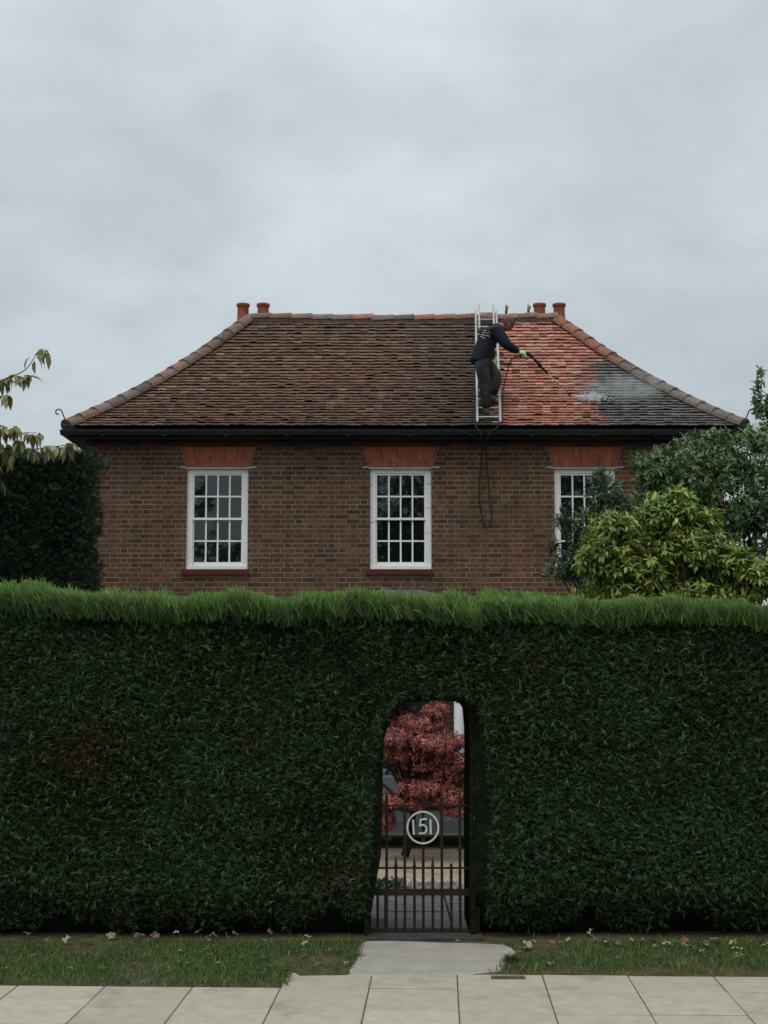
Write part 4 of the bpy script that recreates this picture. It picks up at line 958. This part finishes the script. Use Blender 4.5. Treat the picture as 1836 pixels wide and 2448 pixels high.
# ---------------------------------------------------------------- side hedge, trees and shrubs
def box_hedge(x0, x1, y0, y1, z1, n, colr, label):
    root = empty('side_hedge', label, 'hedge')
    b = MB(); b.box(x0+.2, x1-.22, y0+.2, y1-.2, 0, z1-.09); b.build('branch_core', MT['core'], root)
    P, D = [], []
    ar = [(x1-x0)*z1*1.5, (y1-y0)*z1*1.5, (x1-x0)*(y1-y0)]; tot = sum(ar)
    for a, kind in zip(ar, 'fst'):
        k = int(n*a/tot); u = rng.uniform(0, 1, k); z = rng.uniform(0.0, 1, k)
        if kind == 'f': x = x0+(x1-x0)*u; zz = z*z1; p = np.stack([x, y0+.10*vnoise(x, zz, 51, 1.5)+.06*vnoise(x, zz, 52, 4)+rng.uniform(0, .18, k), zz], 1); d = np.tile((0, -.8, .25), (k, 1))
        elif kind == 's': y = y0+(y1-y0)*u; zz = z*z1; p = np.stack([x1-.12*zz/z1*1.6+.10*vnoise(y, zz, 53, 1.5)+.07*vnoise(y, zz, 54, 4)-rng.uniform(0, .18, k), y, zz], 1); d = np.tile((.8, 0, .3), (k, 1))
        else: x = x0+(x1-x0)*u; y = y0+(y1-y0)*z; p = np.stack([x, y, z1+.10*vnoise(x, y, 55, 1.3)+.05*vnoise(x, y, 56, 5)-rng.uniform(0, .16, k)], 1); d = np.tile((0, 0, .9), (k, 1))
        P.append(p); D.append(d+rng.normal(0, .5, (k, 3)))
    P = np.concatenate(P); D = np.concatenate(D); k = len(P)
    # keep the right flank sloping in toward the top
    P[:, 0] = np.minimum(P[:, 0], x1+.08-.15*P[:, 2]/z1 + rng.normal(0, .035, k))
    leaves('foliage', MT['needle'], FR_V, FR_F, P, D, unit(rng.normal(0, 1, (k, 3))), rng.uniform(.07, .14, k), jit(colr, k, .3, .08), parent=root)
    return root
hx1 = at(262,1390,19.9).x; hz1 = at(120,1075,18.6).z
box_hedge(-6.2, hx1, 18.6, 19.9, hz1, 34000, (0.026, 0.046, 0.026), 'tall dark green side hedge in front of the left corner of the brick house')

def branches(b, root, ends, r0, mid=.55, sag=.1, rmin=.006):
    for q in ends:
        q = Vector(q); m_ = Vector(root).lerp(q, mid); m_.z += (q-Vector(root)).length*sag; m_.x += random.uniform(-.08, .08); m_.y += random.uniform(-.08, .08)
        b.tube([root, Vector(root).lerp(m_, .5), m_, m_.lerp(q, .6), q], [r0, r0*.75, r0*.5, r0*.3, rmin], 6)
def cluster_tree(name, label, cat, base, crown, colr, lsize, lwid, nclus, per, m, droop, split=(.04, .9), vj=.28, trunk_r=.06, up=.35, shell=.45, tipc=None, group=None, nb=26):
    """crown: list of (cx,cy,cz, rx,ry,rz, weight); leaves grow in whorls at shoot tips spread through each blob"""
    root = empty(name, label, cat, group=group)
    wts = np.array([c[6] for c in crown], float); wts /= wts.sum(); P, D, Nn, C = [], [], [], []; tips = []
    cen = np.average(np.array([c[:3] for c in crown]), axis=0, weights=wts)
    for i in range(nclus):
        c = crown[rng.choice(len(crown), p=wts)]
        v = unit(rng.normal(0, 1, 3)); rr_ = (shell + (1-shell)*rng.uniform(0, 1)**.5); q = np.array(c[:3])+v*np.array(c[3:6])*rr_
        outd = unit(v*np.array((1, 1, .8)) + np.array((0, 0, up)) + rng.normal(0, .25, 3)); tips.append(q)
        k = per+rng.integers(-2, 3); ref = unit(np.cross(outd, rng.normal(0, 1, 3))); r2 = np.cross(outd, ref)
        ck = np.exp(rng.normal(0, vj)); bri = np.array(colr)*ck*(1+rng.normal(0, .05, 3))
        if tipc is not None and rng.uniform() < tipc[1]: bri = np.array(tipc[0])*np.exp(rng.normal(0, .15))
        for j in range(max(k, 3)):
            a = j*2.4+rng.uniform(-.3, .3); lat = ref*math.cos(a)+r2*math.sin(a); back = rng.uniform(0, 1.0)
            P.append(q - outd*lsize*1.1*back + lat*.005); dd = outd*rng.uniform(*split)+lat*.8 + np.array((0, 0, -droop*rng.uniform(.3, 1))); D.append(dd); Nn.append(unit(outd*.7+np.array((0, 0, .9))-lat*.1)); C.append(np.clip(bri*np.exp(rng.normal(0, .13)), .002, .9))
    k = len(P)
    leaves('foliage', m, LEAF_V, LEAF_F, np.array(P), np.array(D), np.array(Nn), lsize*rng.uniform(.65, 1.2, k), np.array(C), parent=root, wid=np.full(k, lwid))
    b = MB(); bx, by, bz = base; fork = Vector((bx*.6+cen[0]*.4, by*.6+cen[1]*.4, bz+(cen[2]-bz)*.45)); b.tube([base, Vector(base).lerp(fork, .5)+Vector((.03, 0, 0)), fork], [trunk_r*1.2, trunk_r, trunk_r*.8], 8)
    sel = rng.choice(len(tips), min(nb, len(tips)), replace=False); branches(b, fork, [tips[i] for i in sel], trunk_r*.55)
    b.build('trunk', MT['bark'], root, smooth=True); return root
def blob(px, py, Y, rpx, rpy, ry, wgt):
    q = at(px, py, Y); k = Y/F; return (q.x, q.y, q.z, rpx*k, ry, rpy*k, wgt)
# big dark laurel in front of the right corner of the house
cluster_tree('laurel_tree', 'large dark green laurel tree hiding the right corner of the house', 'tree', (5.2, 19.4, -.03), [
  blob(1660,1120,19.2,120,80,.7,3), blob(1600,1200,19.2,90,70,.6,2.2), blob(1730,1180,19.3,110,110,.8,3), blob(1800,1090,19.4,80,80,.7,1.6), blob(1560,1120,19.1,60,50,.4,.8), blob(1812,960,19.5,9,55,.12,.22), blob(1836,985,19.5,10,50,.12,.2), blob(1822,1050,19.5,35,35,.4,.6), blob(1690,1330,19.3,150,90,.7,2.2), blob(1900,1150,19.5,120,160,.9,2), blob(1700,1055,19.2,60,35,.4,.7), blob(1816,905,19.5,6,30,.08,.08), blob(1640,1270,19.2,120,60,.6,1.4), blob(1800,1230,19.4,60,50,.5,1.0), blob(1840,1330,19.4,70,60,.5,1.0)],
  (0.115, 0.185, 0.070), .10, .36, 2300, 8, MT['leaf_gloss'], .15, split=(.3, 1.1), vj=.28, tipc=((.15,.21,.12), .14))
cluster_tree('dark_shrub', 'dark narrow-leaved shrub growing up in front of the right sash window', 'shrub', (3.25, 18.4, -.03), [
  blob(1440,1170,18.4,38,55,.3,1.1), blob(1470,1230,18.4,50,60,.35,1.4), blob(1400,1260,18.4,40,50,.3,1), blob(1370,1330,18.4,45,45,.3,1.1), blob(1345,1370,18.4,45,25,.25,.6), blob(1420,1360,18.4,80,60,.4,1.7), blob(1435,1135,18.4,14,28,.12,.25), blob(1325,1300,18.4,14,22,.1,.15), blob(1350,1240,18.4,22,25,.15,.3)],
  (0.070, 0.115, 0.058), .115, .22, 470, 8, MT['leaf_gloss'], .05, split=(.5, 1.3), vj=.25, tipc=((.07,.115,.075), .1))
cluster_tree('yellow_green_shrub', 'bright yellow-green leafy shrub rising above the right end of the hedge', 'shrub', (3.9, 16.6, -.03), [
  blob(1600,1230,16.6,85,55,.45,2.2), blob(1470,1260,16.5,65,45,.4,1.4), blob(1430,1330,16.5,60,60,.4,1.7), blob(1520,1340,16.5,110,80,.5,2.6), blob(1650,1310,16.6,90,80,.5,2.4), blob(1740,1350,16.6,70,55,.4,1.5), blob(1800,1380,16.6,60,55,.4,1.5), blob(1620,1190,16.6,40,25,.3,.8), blob(1690,1250,16.6,40,35,.3,.7), blob(1600,1420,16.5,240,50,.5,2.5), blob(1705,1235,16.6,12,28,.12,.2), blob(1855,1370,16.6,40,50,.4,.8)],
  (0.200, 0.270, 0.060), .105, .38, 1700, 9, MT['leaf'], .45, split=(.15, .9), vj=.26, up=.6, tipc=((.33,.38,.08), .13), shell=.35)
# red maple behind the gate
cluster_tree('maple_tree', 'small red Japanese maple with layered leaves seen through the gate arch', 'tree', tuple(at(968,2046,18.2)), [
  blob(1000,1730,18.2,75,28,.5,1.6), blob(1040,1698,18.2,38,22,.4,.9), blob(950,1760,18.0,50,25,.4,1.3), blob(1040,1770,18.0,85,28,.5,1.7), blob(1090,1820,18.0,60,25,.4,.8), blob(955,1795,18.2,55,26,.5,1.2), blob(1010,1840,18.3,70,35,.4,1.0), blob(1010,1880,17.9,70,20,.4,1.3), blob(1080,1900,17.9,60,24,.4,1.3), blob(935,1912,17.9,40,16,.35,.8), blob(850,1780,18.2,50,70,.5,1.0), blob(1170,1800,18.2,40,90,.5,1.0), blob(1085,1935,17.8,40,14,.3,.6), blob(920,1960,18.0,30,30,.3,.5), blob(980,1640,18.3,110,40,.6,1.2), blob(1020,1800,18.1,80,60,.4,2.2), blob(1060,1850,18.1,60,50,.4,1.6), blob(1010,1915,17.9,80,16,.3,1.2), blob(1110,1880,18.0,40,60,.3,1.0)],
  (0.29, 0.092, 0.082), .055, .34, 3700, 9, MT['leaf'], .30, split=(.05, .5), vj=.38, trunk_r=.045, up=.5, tipc=((.42,.14,.10), .2), nb=34)
# purple-leaved bush further back
cluster_tree('purple_shrub', 'dark purple-leaved shrub behind the top of the maple', 'shrub', (-.5, 19.6-1.2, -.03), [blob(930,1700,18.45,70,50,.25,2), blob(860,1720,18.45,60,80,.25,2)], (0.050, 0.012, 0.018), .07, .5, 260, 7, MT['leaf'], .3, nb=8, trunk_r=.03)

# cherry branches reaching in from the left
def cherry():
    root = empty('cherry_tree', 'cherry tree branches with drooping olive leaves reaching in from the left edge', 'tree')
    b = MB(); Y = 15.2; base = Vector((-5.6, Y+.2, -.03)); b.tube([base, base+Vector((.05,0,1.3)), base+Vector((.0,0,2.6)), base+Vector((.25,0,4.2))], [.11,.095,.085,.05], 9)
    tws = [[(-330,1130),(-120,1000),(-20,925),(15,905),(60,885),(85,850),(100,838)], [(-330,1130),(-150,1080),(-60,1045),(0,1040),(55,1035),(90,1035)], [(-330,1200),(-100,1130),(-10,1075),(60,1075),(120,1070),(170,1060)], [(-330,1130),(-150,950),(-60,900),(-30,880)], [(-300,1200),(-120,1160),(-30,1150),(-10,1140)], [(-200,1100),(-90,1070),(-10,1095),(60,1090)]]
    P, D, Nn, S = [], [], [], []
    def bunch(q, k, sp, ln):
        for i in range(int(k*1.25)):
            a = random.uniform(0, 6.28); dd = Vector((math.cos(a)*random.uniform(.15, .9), math.sin(a)*.7, random.uniform(-1.15, -.05))); P.append(tuple(Vector(q)+Vector((random.gauss(0, sp), random.gauss(0, sp), random.gauss(0, sp*.6))))); D.append(tuple(dd)); Nn.append((math.cos(a)*.6+random.gauss(0, .25), math.sin(a)*.6-.35, .7)); S.append(ln*random.uniform(.8, 1.2))
    for i, tw in enumerate(tws):
        pts = [at(x, y, Y+random.uniform(-.15, .15)+i*.06) for x, y in tw]; n = len(pts); sp = smooth_path(pts, 3)
        b.tube(sp, list(np.linspace(.012, .0025, len(sp))), 6)
    for (x, y, k) in ((106,838,9),(78,855,3),(30,895,9),(62,900,7),(5,905,8),(10,945,7),(-20,920,8),(8,1020,9),(30,1022,8),(66,1035,6),(85,1040,7),(45,1055,9),(10,1065,10),(-15,1050,8),(75,1075,8),(110,1068,8),(140,1068,6),(165,1062,7),(30,1090,6),(-20,1100,9),(0,1150,4),(-60,1000,14),(-120,1050,16),(-100,940,14)):
        bunch(at(x, y, Y+random.uniform(-.1, .2)), k, .022, .175)
    # short twigs joining every bunch
    k = len(P); leaves('foliage', MT['leaf'], LEAF_V, LEAF_F, np.array(P), np.array(D), np.array(Nn), np.array(S), jit((.23,.23,.10), k, .22, .06), parent=root, wid=np.full(k, .36))
    b.build('trunk', MT['bark'], root, smooth=True)
cherry()
# street tree on the other side of the road, seen mirrored in the window panes
cluster_tree('street_tree', 'broad street tree across the road mirrored in the window panes', 'tree', (4.5, -8.5, -.03), [(1.2,-8.5,7.4,3.0,1.6,2.6,3),(5,-8.5,7.8,3.4,1.8,3.2,3),(8.5,-8.5,7.2,3.0,1.6,3.0,3),(-4.5,-8.3,5.2,3.2,1.2,1.2,1.6),(-7.0,-8.3,5.6,2.0,1.2,1.2,.8),(-5.2,-8.3,7.0,1.3,.5,.5,.22),(-7,-8.3,8.8,.8,.5,.6,.12)],
  (.05,.07,.03), .24, .5, 3200, 8, MT['leaf'], .3, trunk_r=.3, shell=.2, nb=40)

# ---------------------------------------------------------------- car seen through the maple
def car():
    root = empty('parked_car', 'grey-blue hatchback parked behind the red maple on the driveway', 'car')
    X0, YC, HWc = -1.35, 19.85, .82
    # side profile rings: (x, z_sill, z_belt, z_roof, half width at belt, half width at roof)
    sec = [(0,.36,.80,.82,.70,.68),(.08,.26,.86,.90,.78,.70),(.35,.22,.90,1.30,.81,.60),(.75,.20,.92,1.44,.82,.60),(1.6,.20,.92,1.47,.82,.60),(2.3,.20,.91,1.40,.82,.60),(2.85,.20,.89,.95,.81,.68),(3.4,.22,.80,.83,.79,.66),(3.75,.26,.68,.72,.74,.62),(3.86,.36,.55,.58,.68,.60)]
    b = MB(); gl = MB(); n = len(sec); vs = []; 
    for x, zs, zb, zr, wb, wr in sec:
        for s in (-1, 1): pass
        ring = [(-wb*.94, zs), (-wb, zs+.16), (-wb*1.0, (zs+zb)/2), (-wb*.97, zb), (-wr, zr-.04), (-wr*.8, zr), (wr*.8, zr), (wr, zr-.04), (wb*.97, zb), (wb, (zs+zb)/2), (wb, zs+.16), (wb*.94, zs)]
        vs += [(X0+x, YC+y, z) for y, z in ring]
    m_ = 12; fs = []
    for i in range(n-1):
        for j in range(m_):
            fs.append((i*m_+j, i*m_+(j+1) % m_, (i+1)*m_+(j+1) % m_, (i+1)*m_+j))
    fs += [tuple(range(m_)), tuple((n-1)*m_+j for j in range(m_))[::-1]]; b.add(vs, fs); bd = b.build('body', MT['carpaint'], root)
    def pane(pts, nm): 
        p_ = MB(); q = [Vector(v) for v in pts]; nn = (q[1]-q[0]).cross(q[2]-q[0]).normalized(); cc = sum(q, Vector())/len(q)
        if nn.dot(cc-Vector((X0+1.8, YC, .8))) < 0: nn = -nn
        p_.add([v+nn*.006 for v in q], [tuple(range(len(q)))]); p_.build(nm, MT['carglass'], root)
    def sidept(x, t, s):     # point on the greenhouse side
        zb = np.interp(x, [q[0] for q in sec], [q[2] for q in sec]); zr = np.interp(x, [q[0] for q in sec], [q[3]-.04 for q in sec]); wb = np.interp(x, [q[0] for q in sec], [q[4]*.97 for q in sec]); wr = np.interp(x, [q[0] for q in sec], [q[5] for q in sec]); return (X0+x, YC+s*(wb+(wr-wb)*t), zb+(zr-zb)*t)
    for s in (-1, 1):
        for xa, xb, xc, xd in ((.28,.72,.72,.42),(.80,1.55,1.55,.80),(1.63,2.60,2.30,1.63)):
            pane([sidept(xa,.08,s), sidept(xb,.08,s), sidept(xc,.9,s), sidept(xd,.9,s)], 'side_window')
    pane([(X0+.105,YC-.62,.93),(X0+.105,YC+.62,.93),(X0+.33,YC+.50,1.275),(X0+.33,YC-.50,1.275)], 'rear_window')
    pane([(X0+2.80,YC-.62,1.0),(X0+2.80,YC+.62,1.0),(X0+2.36,YC+.52,1.36),(X0+2.36,YC-.52,1.36)], 'windscreen')
    for x in (.72, 3.10):
        for s in (-1, 1):
            w_ = MB(); yy = YC+s*.74; prof = [(.17,-.09),(.29,-.1),(.31,-.05),(.31,.05),(.29,.1),(.17,.09)]; vs = []; k = 24
            for r_, o_ in prof: vs += [(X0+x+r_*math.cos(2*math.pi*j/k), yy+o_, .31+r_*math.sin(2*math.pi*j/k)) for j in range(k)]
            w_.add(vs, [(i*k+j, i*k+(j+1) % k, (i+1)*k+(j+1) % k, (i+1)*k+j) for i in range(5) for j in range(k)]); wh = w_.build('wheel', MT['tyre'], root)
            r_ = MB(); r_.add([(X0+x, yy+s*.095, .31)]+[(X0+x+.175*math.cos(2*math.pi*j/k), yy+s*.085, .31+.175*math.sin(2*math.pi*j/k)) for j in range(k)], [(0, j+1, (j+1) % k+1) for j in range(k)]); r_.build('rim', MT['rim'], wh)
            a_ = MB(); vs = []
            for r2_ in (.33, .37): vs += [(X0+x+r2_*math.cos(t), YC+s*.832, .31+r2_*math.sin(t)) for t in np.linspace(0, math.pi, 16)]
            a_.add(vs, [(i, i+1, 17+i, 16+i) for i in range(15)]); a_.build('wheel_arch', MT['tyre'], root)
    for s in (-1, 1):
        t_ = MB(); t_.box(X0+1.05, X0+2.7, YC+s*.822-.01, YC+s*.822+.01, .50, .56); t_.build('rubbing_strip', MT['tyre'], root)
        t_ = MB(); t_.box(X0-.005, X0+.07, YC+s*.62-.09, YC+s*.62+.09, .62, .80); t_.build('tail_lamp', MT['lamp_red'], root)
    t_ = MB(); t_.box(X0-.06, X0+.1, YC-.74, YC+.74, .36, .54); t_.build('rear_bumper', MT['carpaint'], root)
car()

# ---------------------------------------------------------------- small things
def rock(seed, sx, sy, sz):
    r2 = random.Random(seed); bm = bmesh.new(); bmesh.ops.create_icosphere(bm, subdivisions=2, radius=1)
    for v in bm.verts:
        k = 1+r2.uniform(-.16, .16); v.co = Vector((max(-.8, min(.8, v.co.x))*sx*k, max(-.75, min(.75, v.co.y))*sy*k, max(-.6, min(.8, v.co.z))*sz*k))
    me = bpy.data.meshes.new('edging_stone'); bm.to_mesh(me); return me
sx_ = [(975,2112),(1000,2113),(1024,2114),(1045,2115),(1067,2114),(1090,2114)]
words = ['farthest left of the row of rough pale stones behind the gate', 'second from the left of the pale edging stones behind the gate', 'third from the left of the pale edging stones behind the gate', 'fourth from the left of the pale edging stones behind the gate', 'fifth from the left, pitted pale edging stone behind the gate', 'last on the right of the pale edging stones behind the gate']
for i, (px, py) in enumerate(sx_):
    q = at(px, 2120, 15.75); me = rock(i, .043+.006*(i % 3 == 1), .06, .075); o = link('edging_stone', me, MT['stone']); o.location = (q.x, 15.72, .035); o.rotation_euler = (0, 0, random.uniform(0, 3)); tag(o, words[i], 'stone', 'edging stones along the garden path')
# low green ground cover left of the stones
n = 900; x = rng.uniform(-1.0, .22, n); y = rng.uniform(15.55, 15.95, n)
g = leaves('ground_cover', MT['leaf'], LEAF_V, LEAF_F, np.stack([x, y, rng.uniform(0, .07, n)], 1), np.stack([rng.normal(0, .7, n), rng.normal(0, .7, n), rng.uniform(.2, 1, n)], 1), unit(rng.normal(0, 1, (n, 3))+np.array((0, 0, 1.2))), rng.uniform(.04, .07, n), jit((.06,.115,.045), n, .25), wid=np.full(n, .5))
tag(g, 'low green ground cover beside the path behind the gate', 'ground cover', kind='stuff')
# tuft at the right corner of the apron
P_, D_ = [], []; q = at(1222, 2303, 11.9)
for i in range(70):
    a = random.uniform(0, 6.28); P_.append((q.x+random.gauss(0, .02), 11.86+random.gauss(0, .015), .01)); D_.append((math.cos(a), math.sin(a), random.uniform(.3, 1.6)))
n = len(P_); o = leaves('weed', MT['leaf'], LEAF_V, LEAF_F, np.array(P_), np.array(D_), np.tile((0, 0, 1.), (n, 1)), rng.uniform(.04, .09, n), jit((.085,.12,.04), n, .3), wid=np.full(n, .3)); tag(o, 'leafy weed tuft at the right corner of the concrete by the gate', 'weed')
# fallen leaves along the foot of the hedge
def dry_mesh(seed):
    r2 = random.Random(seed); k = 11; b = MB(); vs = [(0, 0, .012)]
    for i in range(k):
        a = 2*math.pi*i/k; r_ = (.05+.016*(i % 2))*r2.uniform(.75, 1.2)*(1.25 if i == 0 else 1); vs.append((r_*math.cos(a), r_*.75*math.sin(a), r2.uniform(-.004, .034)))
    c = r2.choice(((.36,.29,.17), (.28,.20,.11), (.22,.13,.07), (.42,.36,.24))); b.add(vs, [(0, i+1, (i+1) % k+1) for i in range(k)], c); return b
protos = []
for i in range(6):
    o = dry_mesh(i).build('fallen_leaf', MT['dry']); protos.append(o)
spots = [(110,2262),(155,2262),(237,2256),(262,2252),(268,2250),(368,2252),(372,2256),(480,2232),(510,2250),(500,2254),(540,2254),(560,2248),(690,2255),(715,2252),(735,2256),(728,2270),(645,2240),(330,2254),(60,2248),(420,2244)]
spots += [(1280,2268),(1262,2274),(1345,2268),(1360,2262),(1420,2258),(1412,2242),(1455,2266),(1470,2264),(1480,2270),(1512,2263),(1565,2268),(1590,2272),(1600,2270),(1625,2268),(1640,2265),(1690,2274),(1715,2264),(1755,2270),(1762,2278),(1770,2285),(1828,2266),(1835,2275),(1322,2270),(1680,2290),(1540,2262)]
for i, (px, py) in enumerate(spots):
    u, yd, zd = ray(px, py); q = at(px, py, -2.4*yd/zd); o = protos[i] if i < 6 else protos[i % 6].copy()
    if i >= 6: col.objects.link(o)
    o.location = (q.x, min(q.y+.05, 12.95), .045); o.rotation_euler = (random.uniform(-.2, 1.1), random.uniform(-.5, .5), random.uniform(0, 6.28)); s = random.uniform(.35, .85); o.scale = (s, s, s)
    tag(o, 'dry pale brown fallen leaf lying on the grass at the foot of the hedge', 'leaf', 'fallen leaves along the foot of the hedge')
